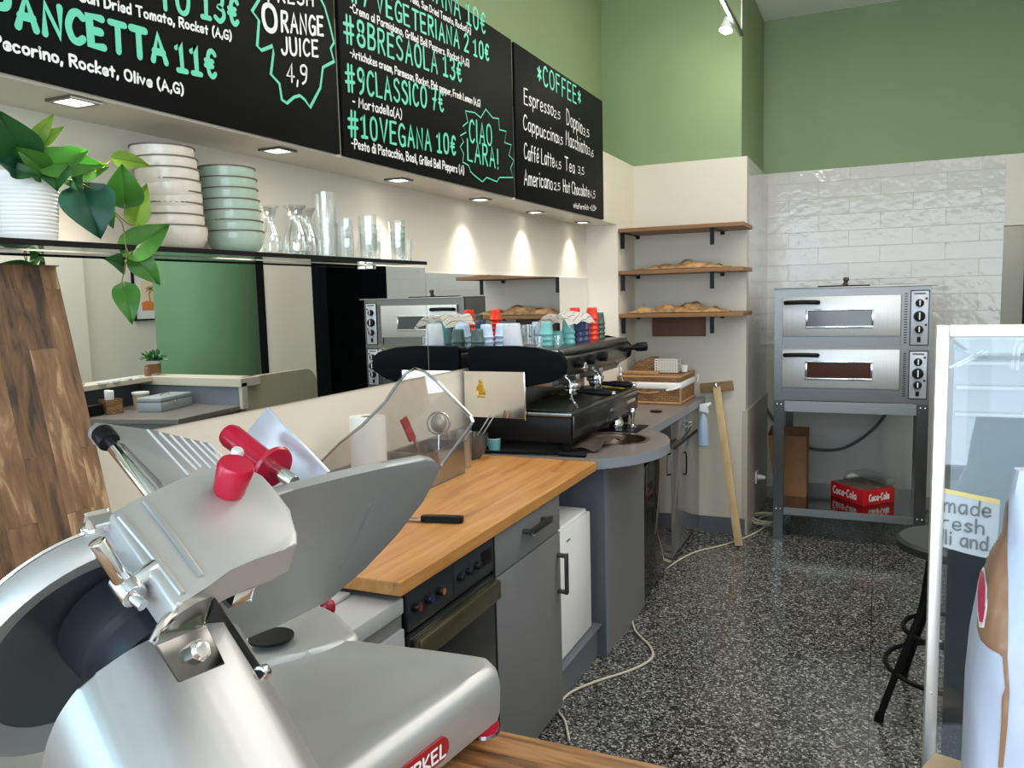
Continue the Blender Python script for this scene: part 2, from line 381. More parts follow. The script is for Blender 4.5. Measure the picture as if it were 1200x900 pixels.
# track light hanging high by the green wall
t = thing('track_light', 'slim hanging track rail with one lit spot lamp against the green wall', 'track light', (-.74, 4.6, 2.95))
obj('rail', B().box(-.752, -.732, 3.2, 4.92, 2.985, 3.01, .003), M_steelD, t)
obj('wire', B().cyl((-.74, 4.9, 3.01), (-.74, 4.9, CZ), .0035), M_white, t)
obj('wire', B().cyl((-.74, 3.3, 3.01), (-.74, 3.3, CZ), .0035), M_white, t)
obj('stem', B().cyl((-.775, 4.68, 3.03), (-.742, 4.66, 2.99), .008), M_white, t)
sh = obj('spot_head', B().rev([(0, .075), (.022, .07), (.03, .03), (.036, 0), (.031, 0), (.025, .03), (0, .04)], (-.792, 4.69, 2.965), (.15, .25, .9)), M_white, t)
obj('bulb', B().sphere((-.79, 4.69, 2.975), .03), mat('bulb_glow', (1, .95, .85), .5, emit=60, ecol=(1, .93, .8)), sh)
for (x, y, z, e) in ((-.80, 4.66, 2.92, 9), (-.55, 3.4, 2.9, 9)):
    l = bpy.data.lights.new('track_lamp', 'POINT'); l.energy = e; l.color = (1, .92, .78); l.shadow_soft_size = .04
    lo = bpy.data.objects.new('track_lamp', l); COL.objects.link(lo); lo.location = (x, y, z)

# mirrors on the niche wall
for i, (y0, y1, lb) in enumerate(((-.5, .955, 'wall mirror panel nearest the photographer, behind the acacia board'), (.96, 2.8245, 'wide wall mirror panel under the glass shelf showing the cash counter'), (2.8285, 4.81, 'wide wall mirror panel behind the espresso machine'))):
    obj('wall_mirror', B().box(MX, MX+.006, y0, y1, 1.243, 1.673 if i < 2 else 1.654), M_mirror, label=lb, cat='mirror', group='mirror panels along the niche', smooth=False)

# ================================================================== CHALKBOARDS AND WRITING
G = {'A': '0,0 3,10 6,0|1,3.6 5,3.6', 'B': '0,0 0,10|~0,10 4,9.5 4.6,7.6 3,5.6 0,5.2|~0,5.2 4.4,4.8 5.4,2.6 4,.4 0,0', 'C': '~5.4,8.6 3.6,10 1.4,9 0,5 1.2,1 3.4,0 5.4,1.4',
 'D': '0,0 0,10|~0,10 4,9 5.8,5 4,1 0,0', 'E': '5,10 0,10 0,0 5,0|0,5.2 4.2,5.2', 'F': '5,10 0,10 0,0|0,5.2 4,5.2', 'G': '~5.6,8.6 3.6,10 1.4,9 0,5 1.2,1 3.4,0 5.6,1.4|5.6,.4 5.6,4.4 3.4,4.4',
 'H': '0,0 0,10|5.4,0 5.4,10|0,5 5.4,5', 'I': '0,0 0,10', 'J': '~4.4,10 4.4,3 3,.3 1,.3 0,2.4', 'K': '0,0 0,10|5,10 0,4.6 5.2,0', 'L': '0,10 0,0 4.6,0', 'M': '0,0 .6,10 3.2,4 5.8,10 6.6,0',
 'N': '0,0 0,10 5.4,0 5.4,10', 'O': '~3,10 .8,8.6 0,5 .8,1.3 3,0 5.2,1.3 6,5 5.2,8.6 3,10', 'P': '0,0 0,10|~0,10 4,9.7 5,7.6 4,5.2 0,4.8', 'R': '0,0 0,10|~0,10 4,9.7 4.8,7.6 3.6,5.4 0,5|1.8,5 5.2,0',
 'S': '~5,8.6 3.2,10 .8,9 .6,7 2.8,5.4 5,3.6 4.8,1.2 2.6,0 0,1.4', 'T': '0,10 6,10|3,10 3,0', 'U': '~0,10 0,3 1.4,.2 4,.2 5.4,3 5.4,10', 'V': '0,10 3,0 6,10', 'Y': '0,10 3,5 6,10|3,5 3,0',
 '1': '0,7.6 2.4,10 2.4,0|.2,0 4.6,0', '2': '~.2,8 2,10 4.6,9 4.6,6.4 2,2.6 0,0|0,0 5,0', '3': '~.2,9 2.4,10 4.6,8.6 4,6 2,5.2 4.6,4.2 5,1.8 2.6,0 0,1.2', '4': '3.6,0 3.6,10 0,3 5.4,3', '5': '5,10 .8,10 .4,5.8|~.4,5.8 3,6.2 5,4 4.2,.8 2,0 0,1',
 '6': '~4.4,10 1.4,7 0,3.4 1.4,.2 3.8,.2 5,2.8 3.4,5.2 .4,4', '7': '0,10 5,10 1.6,0|1,5 4.6,5', '8': '~2.6,5.2 .6,6.8 .8,9.2 2.6,10 4.6,9.2 4.6,6.8 2.6,5.2 0,3.2 .6,.8 2.6,0 4.8,.8 5.2,3.2 2.6,5.2', '9': '~4.8,7.2 3.4,5 .8,5.6 .4,8.6 2.6,10 4.8,8.8 4.8,5 4,1.4 1.6,-.4',
 '0': '~2.6,10 .6,8.6 0,5 .6,1.3 2.6,0 4.6,1.3 5.2,5 4.6,8.6 2.6,10', '#': '1.6,-.4 2.2,10.4|4.4,-.4 5,10.4|-.4,3.2 6.6,3.6|-.2,6.8 6.8,7.2', '\u20ac': '~5,8.4 3.4,9.6 1.6,8.6 .9,5 1.6,1.4 3.4,.2 5,1.4|-.2,5.8 3.6,5.8|-.2,4 3.4,4',
 ',': '.6,1.2 0,-1.8', '.': '.2,.1 .4,.7', '-': '0,4.4 3,4.4', '(': '~1.8,11 .2,8 0,4.5 .4,1 1.8,-1.6', ')': '~0,11 1.6,8 1.8,4.5 1.4,1 0,-1.6', '!': '.4,10 .4,2.8|.4,.1 .5,.6', '*': '2,1.6 2,8.4|0,3 4,7|0,7 4,3', '+': '0,4 4,4|2,2 2,6.2',
 'a': '~4,5.8 1.4,6 0,3 1.2,.2 3,.8 4,3|4,6 4.2,0', 'b': '0,10 0,0|~0,4 2,6 4,4.6 4,1.4 2,0 0,1.4', 'c': '~4,5 2.2,6 .4,4.8 .2,1.4 2,0 4,1', 'd': '4,10 4,0|~4,4 2.2,6 .2,4.6 .2,1.2 2,0 4,1.4', 'e': '~.2,3 3.8,3.2 3.4,5.6 1.6,6 .2,4 .4,1 2.2,0 4,1', 'f': '~3.4,9.6 1.8,9.4 1.4,7 1.4,0|0,5.6 3,5.6',
 'h': '0,10 0,0|~0,4 1.8,6 3.6,5 3.8,0', 'i': '.4,6 .4,0|.4,8.4 .5,8.9', 'k': '0,10 0,0|3.4,6 0,2.6 3.6,0', 'l': '.3,10 .3,0', 'm': '0,6 0,0|~0,4 1.4,6 2.8,5 2.9,0|~2.9,4 4.4,6 5.6,5 5.8,0', 'n': '0,6 0,0|~0,4 1.8,6 3.6,5 3.8,0', 'o': '~2.1,6 .4,5 0,3 .6,.8 2.1,0 3.7,.8 4.2,3 3.7,5 2.1,6',
 'p': '0,6 0,-3|~0,4 2,6 4,4.6 4,1.4 2,0 0,1.4', 'r': '0,6 0,0|~0,3.6 1.4,5.6 3.2,5.8', 's': '~3.4,5.2 1.8,6 .4,4.8 1.8,3.2 3.4,1.6 1.8,0 0,.8', 't': '1.6,8.6 1.6,0|0,5.8 3.4,5.8', 'u': '~0,6 .2,1.2 1.6,0 3.6,1.6|3.8,6 3.8,0', 'v': '0,6 2,0 4,6', 'z': '0,6 3.8,6 0,0 4,0', 'g': '~4,5.6 1.4,6 0,3.4 1.4,.6 4,3|~4,6 4,-1 2.4,-3 .4,-2', '\u00e9': '~.2,3 3.8,3.2 3.4,5.6 1.6,6 .2,4 .4,1 2.2,0 4,1|2,8 3.4,9.6'}
def glyph(ch):
    sts = []
    for st in G[ch].split('|'):
        sm = st.startswith('~'); pts = [Vector((*map(float, p.split(',')), 0)) for p in st.lstrip('~').split()]
        sts.append(catmull(pts, 5) if sm else pts)
    w = max(p.x for s_ in sts for p in s_); return sts, max(w, .4)

def ribbon(bm, pts, w, xf):
    """flat marker stroke with round ends; xf maps 2D to 3D"""
    n = len(pts); L_, R_ = [], []
    for i, p in enumerate(pts):
        a = pts[max(i-1, 0)]; c = pts[min(i+1, n-1)]; t = (c-a); t = t.normalized() if t.length > 1e-9 else Vector((1, 0, 0))
        k = Vector((-t.y, t.x, 0))*w/2
        if 0 < i < n-1:
            d1 = (p-a).normalized(); d2 = (c-p).normalized(); cs = max(.78, math.sqrt(max(0, (1+d1.dot(d2))/2))); k /= cs
        L_.append(bm.verts.new(xf(p+k))); R_.append(bm.verts.new(xf(p-k)))
    for i in range(n-1): bm.faces.new((L_[i], R_[i], R_[i+1], L_[i+1]))
    for p, q in ((pts[0], pts[1]), (pts[-1], pts[-2])):
        vs = [bm.verts.new(xf(p+Vector((cos(a), sin(a), -1))*w/2)) for a in [2*pi*j/8 for j in range(8)]]
        bm.faces.new(vs)

def lettering(parent, text, p0, p1, hgt, m, wgt, up=Vector((0, 0, 1)), nrm=Vector((1, 0, 0)), jit=.35):
    """handwriting running from p0 to p1 (world points on the surface)"""
    d = p1-p0; L = d.length; d = d/L
    x = 0; lay = []; gap = 3.0 if wgt > .0055 else 2.2
    for ch in text:
        if ch == ' ': x += 4; continue
        g, w = glyph(ch); lay.append((g, x)); x += w+gap
    x -= gap; sx = L/x; sy = hgt/10; bm = bmesh.new(); rnd = random.Random(text); wgt = wgt*1.2; e = 0
    for g, ox in lay:
        oy = rnd.uniform(-jit, jit); sk = rnd.uniform(-.04, .06)
        for st in g:
            e += .00004 if len(text) < 24 else .000012
            pts = [Vector(((p.x+ox+p.y*sk)*sx, (p.y+oy)*sy, 0)) for p in st]
            ribbon(bm, pts, wgt*rnd.uniform(.9, 1.1), lambda q: p0+d*q.x+up*q.y+nrm*(.0016+e+.03*q.z))
    return obj('lettering', bm, m, parent, smooth=False)

BX = WX+.014
def chalkboard(y0, y1, label):
    t = obj('chalkboard', B().box(WX+.001, BX, y0, y1, 1.976, 2.632, .002), M_board, label=label, cat='chalkboard')
    return t
b1 = chalkboard(.79, 2.010, 'big black menu chalkboard on the left with FRESH ORANGE JUICE outlined in teal')
b2 = chalkboard(2.031, 3.262, 'middle black menu chalkboard listing sandwiches with a CIAO LARA starburst')
b3 = chalkboard(3.292, 4.512, 'black coffee menu chalkboard nearest the bread shelves')
def line(bd, text, u0, v0, u1, v1, cap, m, wgt):
    p0 = onx(u0, v0, BX); p1 = onx(u1, v1, BX); h = (onx(u0, v0-cap, BX)-p0).length
    return lettering(bd, text, p0, p1, h, m, wgt)
def outline(bd, pts, m, wgt, close=False):
    P = [onx(u, v, BX) for u, v in pts]; bm = bmesh.new(); P2 = [Vector((p.y, p.z, 0)) for p in P]
    ribbon(bm, P2, wgt, lambda q: Vector((BX+.0012, q.x, q.y)))
    return obj('drawn_outline', bm, m, bd, smooth=False)
T_, K_ = M_teal, M_white_ink
line(b1, 'PANCETTA', -9, 25, 194, 73, 37, T_, .0125); line(b1, '11\u20ac', 208, 83, 252, 92, 33, T_, .010)
line(b1, 'Pecorino, Rocket, Olive (A,G)', -9, 54, 214, 111, 14, K_, .0045)
line(b1, 'Sun Dried Tomato, Rocket (A,G)', 93, 1, 270, 47, 12, K_, .004)
line(b1, 'TO 13\u20ac', 186, 8, 278, 31, 34, T_, .010)
line(b1, 'FRESH', 314, 1, 366, 7, 16, K_, .006); line(b1, 'O', 309, 34, 324, 37, 30, K_, .011); line(b1, 'RANGE', 330, 37, 378, 42, 22, K_, .0075)
line(b1, 'JUICE', 330, 63, 372, 66, 19, K_, .0065); line(b1, '4,9', 336, 95, 359, 98, 21, K_, .0055)
outline(b1, [(305, -12), (303, 0), (295, 13), (303, 24), (301, 54), (306, 59), (319, 54), (320, 62), (317, 87), (327, 98), (330, 117), (336, 121), (344, 114), (351, 112), (357, 117), (363, 126), (375, 103), (378, 79), (391, 72), (387, 57), (391, 50), (386, 29), (380, 8), (372, -8)], T_, .008)
line(b2, 'IANA 10\u20ac', 507, 1, 568, 40, 27, T_, .008); line(b2, 'rella, Sun Dried Tomato, Rocket(A)', 481, 2, 551, 40, 8, K_, .0035)
line(b2, '#7 VEGETERIANA 2 10\u20ac', 410, 0, 572, 72, 25, T_, .008)
line(b2, '-Crema al Parmigiano, Grilled Bell Peppers, Rocket (A,G)', 410, 13, 549, 78, 9.5, K_, .0036)
line(b2, '#8BRESAOLA 13\u20ac', 404, 47, 540, 96, 29, T_, .008)
line(b2, '-Artichokes cream, Parmesan, Rocket, Pink pepper, Fresh Lemon (A,G)', 410, 66, 562, 125, 9.5, K_, .0036)
line(b2, '#9CLASSICO 7\u20ac', 406, 105, 519, 131, 28, T_, .008); line(b2, '- Mortadella(A)', 413, 124, 470, 139, 11, K_, .004)
line(b2, '#10VEGANA 10\u20ac', 409, 158, 533, 182, 27, T_, .008); line(b2, '-Pesto di Pistacchio, Basil, Grilled Bell Peppers (A)', 412, 173, 543, 204, 11, K_, .004)
line(b2, 'CIAO', 550, 165, 576, 171, 25, T_, .008); line(b2, 'LARA!', 548, 187, 583, 198, 24, T_, .008)
outline(b2, [(545, 130), (556, 132), (563, 138), (569, 128), (577, 138), (584, 139), (585, 152), (593, 154), (591, 167), (599, 170), (596, 182), (602, 188), (598, 197), (601, 208), (592, 208), (585, 208), (582, 213), (570, 208), (565, 213), (556, 206), (551, 201), (549, 194), (542, 190), (543, 180), (539, 172), (543, 166), (539, 159), (546, 155), (542, 148), (548, 143), (545, 130)], T_, .0045)
line(b3, '*COFFEE*', 630, 96, 680, 124, 22, T_, .009)
for a in (('Espresso', 614, 121, 648, 136, 18), ('2,5', 649, 137, 656, 140, 8), ('Doppio', 664, 146, 682, 157, 18), ('3,5', 683, 158, 690, 161, 8), ('Cappuccino', 613, 151, 653, 168, 17), ('3,5', 653, 167, 659, 170, 8),
          ('Macchiato', 663, 170, 688, 181, 17), ('3,6', 689, 181, 695, 184, 8), ('Caff\u00e9 Latte', 614, 186, 649, 196, 18), ('4,5', 650, 196, 657, 198, 8), ('Tea', 662, 199, 673, 203, 15), ('3,5', 677, 203, 684, 205, 8),
          ('Americano', 614, 216, 647, 222, 18), ('2,5', 649, 222, 656, 223, 8), ('Hot Chocolate', 660, 225, 690, 231, 14), ('4,5', 691, 231, 697, 232, 8), ('*Hafermilch +0,5*', 672, 244, 698, 247, 6)):
    line(b3, *a, K_, .0055 if a[5] > 10 else .0035)

# ================================================================== GLASS SHELF AND WHAT STANDS ON IT
SZ = 1.683
t = thing('glass_shelf', 'long dark glass wall shelf carrying bowls, glasses and the potted plant', 'shelf', (MX, 1.2, SZ-.008))
obj('pane', B().box(MX+.008, -1.492, .1, 2.57, SZ-.008, SZ, .001), M_shelfglass, t, smooth=False)
obj('edge', B().box(-1.492, -1.4895, .1, 2.57, SZ-.011, SZ+.001), M_black, t, label='dark polished front edge', smooth=False)
for y in (.4, 2.42): obj('bracket', B().box(MX+.006, -1.615, y-.012, y+.012, SZ-.024, SZ-.009, .002), M_steelB, t)

# trailing plant
pc = Vector((-1.565, 1.105, SZ))
t = thing('potted_plant', 'trailing green philodendron in a white ribbed pot on the shelf', 'plant', pc)
prof = [(0, 0), (.052, 0), (.056, .002)]
for i in range(13):
    z = .01+i*.0078; r = .056+.012*z/.125; prof += [(r, z), (r+.0014, z+.0025), (r+.0014, z+.0045), (r, z+.007)]
prof += [(.0685, .118), (.0705, .121), (.0705, .132), (.066, .132), (.064, .105), (0, .105)]
obj('pot', B().rev(prof, pc, seg=40), mat('pot_white', (.83, .83, .82), .45), t)
obj('soil', B().rev([(0, .108), (.0635, .106)], pc, seg=20), mat('soil', (.03, .02, .012), .9), t)
def leaf_m(nm, c): return mat(nm, lin(*c), .32, noise=(9, .35), spec=.45)
LG = [leaf_m('leaf_dark', (58, 118, 62)), leaf_m('leaf_mid', (92, 158, 66)), leaf_m('leaf_lime', (156, 196, 76)), leaf_m('leaf_teal', (38, 100, 74))]
def leaf(par, base, tip, wpx, mi, xb=-1.50, xt=-1.47, curl=.16):
    P0 = onx(*base, xb); P1 = onx(*tip, xt); ax = P1-P0; L = ax.length; ax.normalize()
    view = (CAM-(P0+P1)/2).normalized(); view = (view+Vector((0, 0, .25))).normalized()
    sd = ax.cross(view).normalized(); nr = sd.cross(ax).normalized(); Wd = wpx/FPX*(P0-CAM).dot(CF)/2
    bm = bmesh.new(); NU, NV = 12, 6; rows = []
    for i in range(NU+1):
        s_ = i/NU; w = max(.02, (sin(pi*min(1, s_**.62))**.8)*(1-.35*s_)) if s_ < 1 else .01
        back = -.12*L
        row = []
        for j in range(-NV, NV+1):
            q = j/NV; lobe = back*(abs(q)**1.2)*(1-s_)**3
            p = P0+ax*(s_*L+lobe)+sd*(q*w*Wd*1.22)+nr*(curl*L*(sin(pi*s_)*.55-.5*s_**2) + .10*Wd*abs(q)*2 - .05*Wd*(abs(q) < .1))
            row.append(bm.verts.new(p))
        rows.append(row)
    for A, C2 in zip(rows, rows[1:]):
        for j in range(2*NV): bm.faces.new((A[j], A[j+1], C2[j+1], C2[j]))
    bmesh.ops.solidify(bm, geom=list(bm.faces), thickness=.0008)
    o = obj('leaf', bm, LG[mi], par)
    mid = bmesh.new()
    return o
for a in (((30, 186), (-4, 128), 46, 0), ((40, 168), (63, 133), 17, 2), ((44, 170), (75, 148), 15, 2), ((46, 192), (122, 193), 34, 1), ((62, 196), (67, 224), 36, 0), ((88, 206), (128, 196), 20, 1),
          ((92, 199), (127, 192), 16, 2), ((14, 200), (45, 206), 18, 0), ((98, 222), (118, 280), 56, 3), ((134, 186), (176, 194), 19, 2), ((146, 238), (143, 192), 40, 1), ((158, 260), (172, 215), 26, 2), ((120, 240), (133, 268), 20, 0),
          ((52, 202), (18, 172), 30, 1), ((70, 188), (104, 176), 24, 1), ((78, 200), (96, 226), 24, 0), ((20, 200), (-6, 186), 22, 3), ((148, 297), (199, 263), 36, 1), ((157, 301), (188, 334), 28, 1), ((143, 312), (123, 303), 22, 0), ((146, 336), (155, 380), 28, 1)):
    leaf(t, *a)
def vine(par, pts, x, r=.0013): obj('stem', B().tube([onx(u, v, x) for u, v in pts], r, 6, 4), mat('stem_brown', lin(120, 104, 52), .5), par)
vine(t, [(60, 205), (95, 215), (118, 228), (133, 250), (143, 262), (147, 285), (148, 305), (144, 325), (141, 337)], -1.485)
vine(t, [(85, 205), (112, 222), (130, 244), (150, 262), (158, 263)], -1.49); vine(t, [(40, 205), (42, 185), (40, 168)], -1.53); vine(t, [(110, 205), (128, 190), (136, 186)], -1.50); vine(t, [(148, 290), (152, 300), (157, 302)], -1.48)

# stacks of bowls
M_bc = mat('glaze_cream', lin(226, 216, 202), .18, noise=(40, .12), spec=.5); M_bg = mat('glaze_sage', lin(176, 196, 178), .18, noise=(40, .12), spec=.5)
M_rim = mat('bowl_rim', lin(98, 84, 66), .4)
def bowl(m, label, group):
    t = thing('bowl', label, 'bowl', (0, 0, 0), group)
    pr = [(0, .004), (.038, .004), (.040, 0), (.046, 0), (.060, .008), (.069, .024), (.0715, .042), (.0715, .056), (.0685, .056), (.067, .042), (.063, .022), (.050, .012), (0, .010)]
    obj('body', B().rev(pr, (0, 0, 0), seg=36), m, t)
    obj('rim', B().rev([(.0742, .0545), (.0742, .0575), (.0680, .0575), (.0680, .0545), (.0742, .0545)], (0, 0, 0), seg=36), M_rim, t, label='thin brown rim line')
    return t
ords = ['bottom', 'second from the bottom', 'third from the bottom', 'fourth from the bottom', 'fifth from the bottom', 'sixth from the bottom', 'seventh from the bottom', 'topmost']
pb = bowl(M_bc, '', 'cream bowls stacked on the glass shelf'); n = 8
for i in range(n):
    q = (-1.562-.004*sin(i), 1.492-.0038*i-.0015*sin(i*1.7), SZ+i*.0262); lb = 'cream bowl, %s of the leaning stack' % ords[i]
    o = pb if i == 0 else dup(pb, (0, 0, 0))
    o.location = q; o['label'] = lb; o.rotation_euler = (radians(.7 if i > 3 else 0), radians(.5*sin(i)), i); 
pb = bowl(M_bg, '', 'sage green bowls stacked on the glass shelf'); n = 7
for i in range(n):
    o = pb if i == 0 else dup(pb, (0, 0, 0))
    o.location = (-1.562, 1.692-.0035*i, SZ+i*.0268); o['label'] = 'sage green bowl, %s of its stack' % (ords[i] if i < 6 else 'topmost'); o.rotation_euler = (0, radians(.8*sin(2*i)), i*.8)

# glasses
def glassware(name, prof, label, cat, group, loc, seg=24, sc=1.0):
    o = obj(name, B().rev(prof, (0, 0, 0), seg=9 if ('faceted' in label or 'ribbed' in label or 'slim' in label) else seg), M_glass, label=label, cat=cat, group=group); o.location = loc; o.scale = (sc, sc, sc); return o
carafe = [(0, 0), (.030, 0), (.036, .012), (.037, .03), (.031, .062), (.019, .092), (.017, .105), (.024, .128), (.034, .142), (.032, .142), (.022, .127), (.015, .105), (.017, .092), (.029, .062), (.035, .03), (.033, .012), (0, .008)]
for i, (y, x, lb) in enumerate(((1.868, -1.60, 'small clear carafe with flared lip at the back beside the sage bowls'), (1.905, -1.535, 'small clear carafe with flared lip and a round printed mark, leftmost in front'), (1.985, -1.56, 'small clear carafe with flared lip, second in front of the tall tumblers'))):
    o = glassware('carafe', carafe, lb, 'carafe', 'carafes on the glass shelf', (x, y, SZ))
    if i:
        bm = bmesh.new(); ang = -.75; 
        pts = [Vector((.0375*cos(ang+.30*cos(a)), .0375*sin(ang+.30*cos(a)), .026+.011*sin(a))) for a in [2*pi*k/16 for k in range(17)]]
        mk = B().tube(pts, .0006, 5); mo = obj('printed_mark', mk, mat('red_print', lin(150, 70, 56), .5), None); mo.parent = o
tumb = [(0, 0), (.027, 0), (.029, .004), (.033, .085), (.0315, .085), (.027, .008), (0, .008)]
tall = [(0, 0), (.030, 0), (.033, .006), (.038, .105), (.0365, .105), (.031, .010), (0, .010)]
k = 0
for (x, y, n, pr, dz, sc, word) in ((-1.555, 2.075, 2, tall, .092, 1.0, 'wide tumbler'), (-1.60, 2.135, 2, tumb, .062, .8, 'slim tumbler'), (-1.545, 2.165, 2, tumb, .062, .75, 'slim tumbler'), (-1.60, 2.225, 2, tumb, .045, .75, 'slim tumbler'),
                           (-1.545, 2.285, 3, tumb, .030, 1.0, 'faceted tumbler'), (-1.60, 2.345, 1, tumb, .05, .85, 'small glass'), (-1.60, 2.40, 2, tumb, .04, .8, 'small glass'), (-1.545, 2.465, 4, tumb, .021, .92, 'ribbed tumbler'), (-1.565, 2.54, 1, tumb, .05, .95, 'short glass')):
    names = ['just right of the carafes', 'at the back right of the tall pair', 'in front right of the tall pair', 'at the back left of the faceted stack', 'in the middle of the right half of the shelf', 'just right of the faceted stack', 'at the back before the ribbed stack', 'in the last tall stack', 'nearest the right end of the glass shelf']
    for i in range(n):
        pos = '' if n == 1 else (', lowest' if i == 0 else (', top' if i == n-1 else (', second up' if i == 1 else ', third up')))
        glassware('drinking_glass', pr, 'clear %s %s%s' % (word, names[k], pos), 'glass', 'drinking glasses on the glass shelf', (x, y, SZ+i*dz), sc=sc)
    k += 1

# ================================================================== COUNTER RUN UNDER THE MIRRORS
CT = .884; CFX = -1.04
obj('worktop_upstand', B().box(MX, MX+.022, .9, RY, CT-.02, .99, .002), M_topD, label='dark grey speckled upstand strip along the wall behind the worktop', cat='upstand')
# grey worktop with the round end and its hole
bm = bmesh.new()
out = [(-1.63, 3.052), (-1.045, 3.052)]
c0, r0 = Vector((-1.34, 3.49, 0)), .50
for i in range(25):
    a = radians(-54+i*(108/24)); out.append((c0.x+r0*cos(a), c0.y+r0*sin(a)))
out += [(-1.02, 3.905), (-1.0, 5.19), (-1.63, 5.19)]
hc, hr = Vector((-1.095, 3.56)), .145
def loop(pts, z): 
    vs = [bm.verts.new((x, y, z)) for x, y in pts]; return [bm.edges.new((vs[i], vs[(i+1) % len(vs)])) for i in range(len(vs))]
E1 = loop(out, CT-.042); E2 = loop([(hc.x+hr*cos(2*pi*i/32), hc.y+hr*sin(2*pi*i/32)) for i in range(32)], CT-.042)
g = bmesh.ops.triangle_fill(bm, edges=E1+E2, use_beauty=True); fs = [f for f in g['geom'] if isinstance(f, bmesh.types.BMFace)]
ex = bmesh.ops.extrude_face_region(bm, geom=fs); bmesh.ops.translate(bm, verts=[v for v in ex['geom'] if isinstance(v, bmesh.types.BMVert)], vec=(0, 0, .042)); bmesh.ops.recalc_face_normals(bm, faces=bm.faces)
wt = obj('worktop', bm, M_top, label='grey laminate worktop with a rounded end and a round basin hole', cat='worktop', smooth=False)
obj('front_edge', B().prism([(x*1, y, CT-.043) for x, y in [(p[0]+.0015, p[1]) for p in out[1:29]] + [(p[0]-.001, p[1]) for p in reversed(out[1:29])]], (0, 0, .0425)), mat('worktop_edge', lin(132, 136, 144), .4), wt, smooth=False)
obj('round_basin', B().rev([(hr-.006, CT+.002), (hr+.012, CT+.002), (hr+.012, CT+.0005), (hr-.004, CT-.004), (hr-.02, CT-.10), (0, CT-.115), (0, CT-.118), (hr-.015, CT-.103), (hr-.001, CT-.004), (hr-.006, CT+.002)], (hc.x, hc.y, 0), seg=36), mat('brown_steel', (.30, .20, .15), .28, .9), label='brown metal round basin set in the rounded worktop end', cat='sink')
# butcher block
obj('butcher_block', B().box(-1.60, -1.018, 1.577, 3.048, CT-.036, CT, .003), M_butcher, label='long oiled butcher block worktop over the oven and drawer unit', cat='worktop', smooth=False)
# far left low unit beside the oven
t = thing('low_cabinet', 'low grey cabinet with a pale metal top left of the built-in oven', 'cabinet', (-1.3, 1.35, 0))
obj('body', B().box(-1.62, CFX-.006, 1.09, 1.618, .14, .79), M_grey, t, smooth=False)
obj('top', B().box(-1.62, CFX+.004, 1.09, 1.618, .79, .832, .006), mat('pale_top', lin(168, 170, 174), .35), t)
obj('lid', B().box(-1.58, CFX-.12, 1.12, 1.575, .832, .843, .004), mat('pale_top', lin(168, 170, 174), .35), t)
obj('front', B().box(CFX-.006, CFX+.006, 1.095, 1.612, .04, .755, .003), mat('silver_front', lin(160, 162, 168), .35), t)
# built-in oven
t = thing('built_in_oven', 'black built-in oven with coloured knobs under the butcher block', 'oven', (-1.3, 1.88, 0))
obj('body', B().box(-1.6, CFX-.014, 1.628, 2.122, .142, .846), M_black, t, smooth=False)
obj('control_panel', B().box(CFX-.014, CFX+.004, 1.632, 2.118, .735, .842, .003), mat('oven_panel', (.016, .018, .022), .3), t)
obj('panel_line', B().box(CFX+.004, CFX+.0055, 1.87, 2.115, .745, .835, .001), mat('oven_panel2', (.022, .025, .032), .3), t)
for y, c in ((1.665, (120, 24, 30)), (1.725, (30, 34, 110)), (1.785, (150, 96, 40)), (1.90, (20, 20, 22)), (1.95, (20, 20, 22)), (2.0, (20, 20, 22))):
    kb = obj('knob', B().cyl((CFX+.004, y, .79), (CFX+.022, y, .79), .014, .012, 16, .002), mat('knob_black', (.012, .012, .014), .3), t)
    obj('cap', B().cyl((CFX+.0225, y, .79), (CFX+.0235, y, .79), .0085, .0085, 14), mat('cap_%d%d%d' % c, lin(*c), .35), kb)
clk = obj('clock', B().box(CFX+.0055, CFX+.008, 2.035, 2.10, .77, .815, .001), M_black, t)
obj('door', B().box(CFX-.014, CFX+.006, 1.635, 2.115, .04, .725, .003), mat('oven_glass', (.018, .019, .021), .12, spec=.6), t)
obj('handle', B().box(CFX+.006, CFX+.034, 1.64, 2.11, .655, .715, .008), mat('olive_metal', lin(112, 108, 84), .25, .8), t)
obj('side_frame', B().box(CFX-.02, CFX+.004, 2.115, 2.128, .13, .846), M_black, t, smooth=False)
# drawer unit
t = thing('drawer_cabinet', 'grey base cabinet with one drawer above a tall door with bar handles', 'cabinet', (-1.3, 2.41, 0))
obj('carcass', B().box(-1.62, CFX-.018, 2.135, 2.688, .142, .846), M_greyD, t, smooth=False)
d = obj('drawer', B().box(CFX-.018, CFX, 2.142, 2.684, .705, .842, .002), M_grey, t)
def bar_handle(par, p0, p1, out=.034):
    p0 = Vector(p0); p1 = Vector(p1); ax = (p1-p0).normalized(); o = Vector((out, 0, 0)); zz = Vector((1, 0, 0)).cross(ax)
    b = B(); b.obox((p0+p1)/2+o, ax, Vector((1, 0, 0)), zz, (p1-p0).length, .011, .02, .002)
    for p in (p0, p1): b.obox(p+o/2+ax*(.008 if p is p0 else -.008), Vector((1, 0, 0)), ax, zz, out, .014, .016, .002)
    return obj('handle', b, M_steelD, par, label='dark steel bar handle')
bar_handle(d, (CFX, 2.345, .790), (CFX, 2.52, .790))
d = obj('door', B().box(CFX-.018, CFX, 2.142, 2.684, .035, .698, .002), M_grey, t); bar_handle(d, (CFX, 2.655, .475), (CFX, 2.655, .625))
obj('plinth', B().box(-1.55, CFX-.035, 1.09, 3.198, 0, .14), M_greyD, label='grey plinth under the drawer unit and fridge bay', cat='plinth', smooth=False)
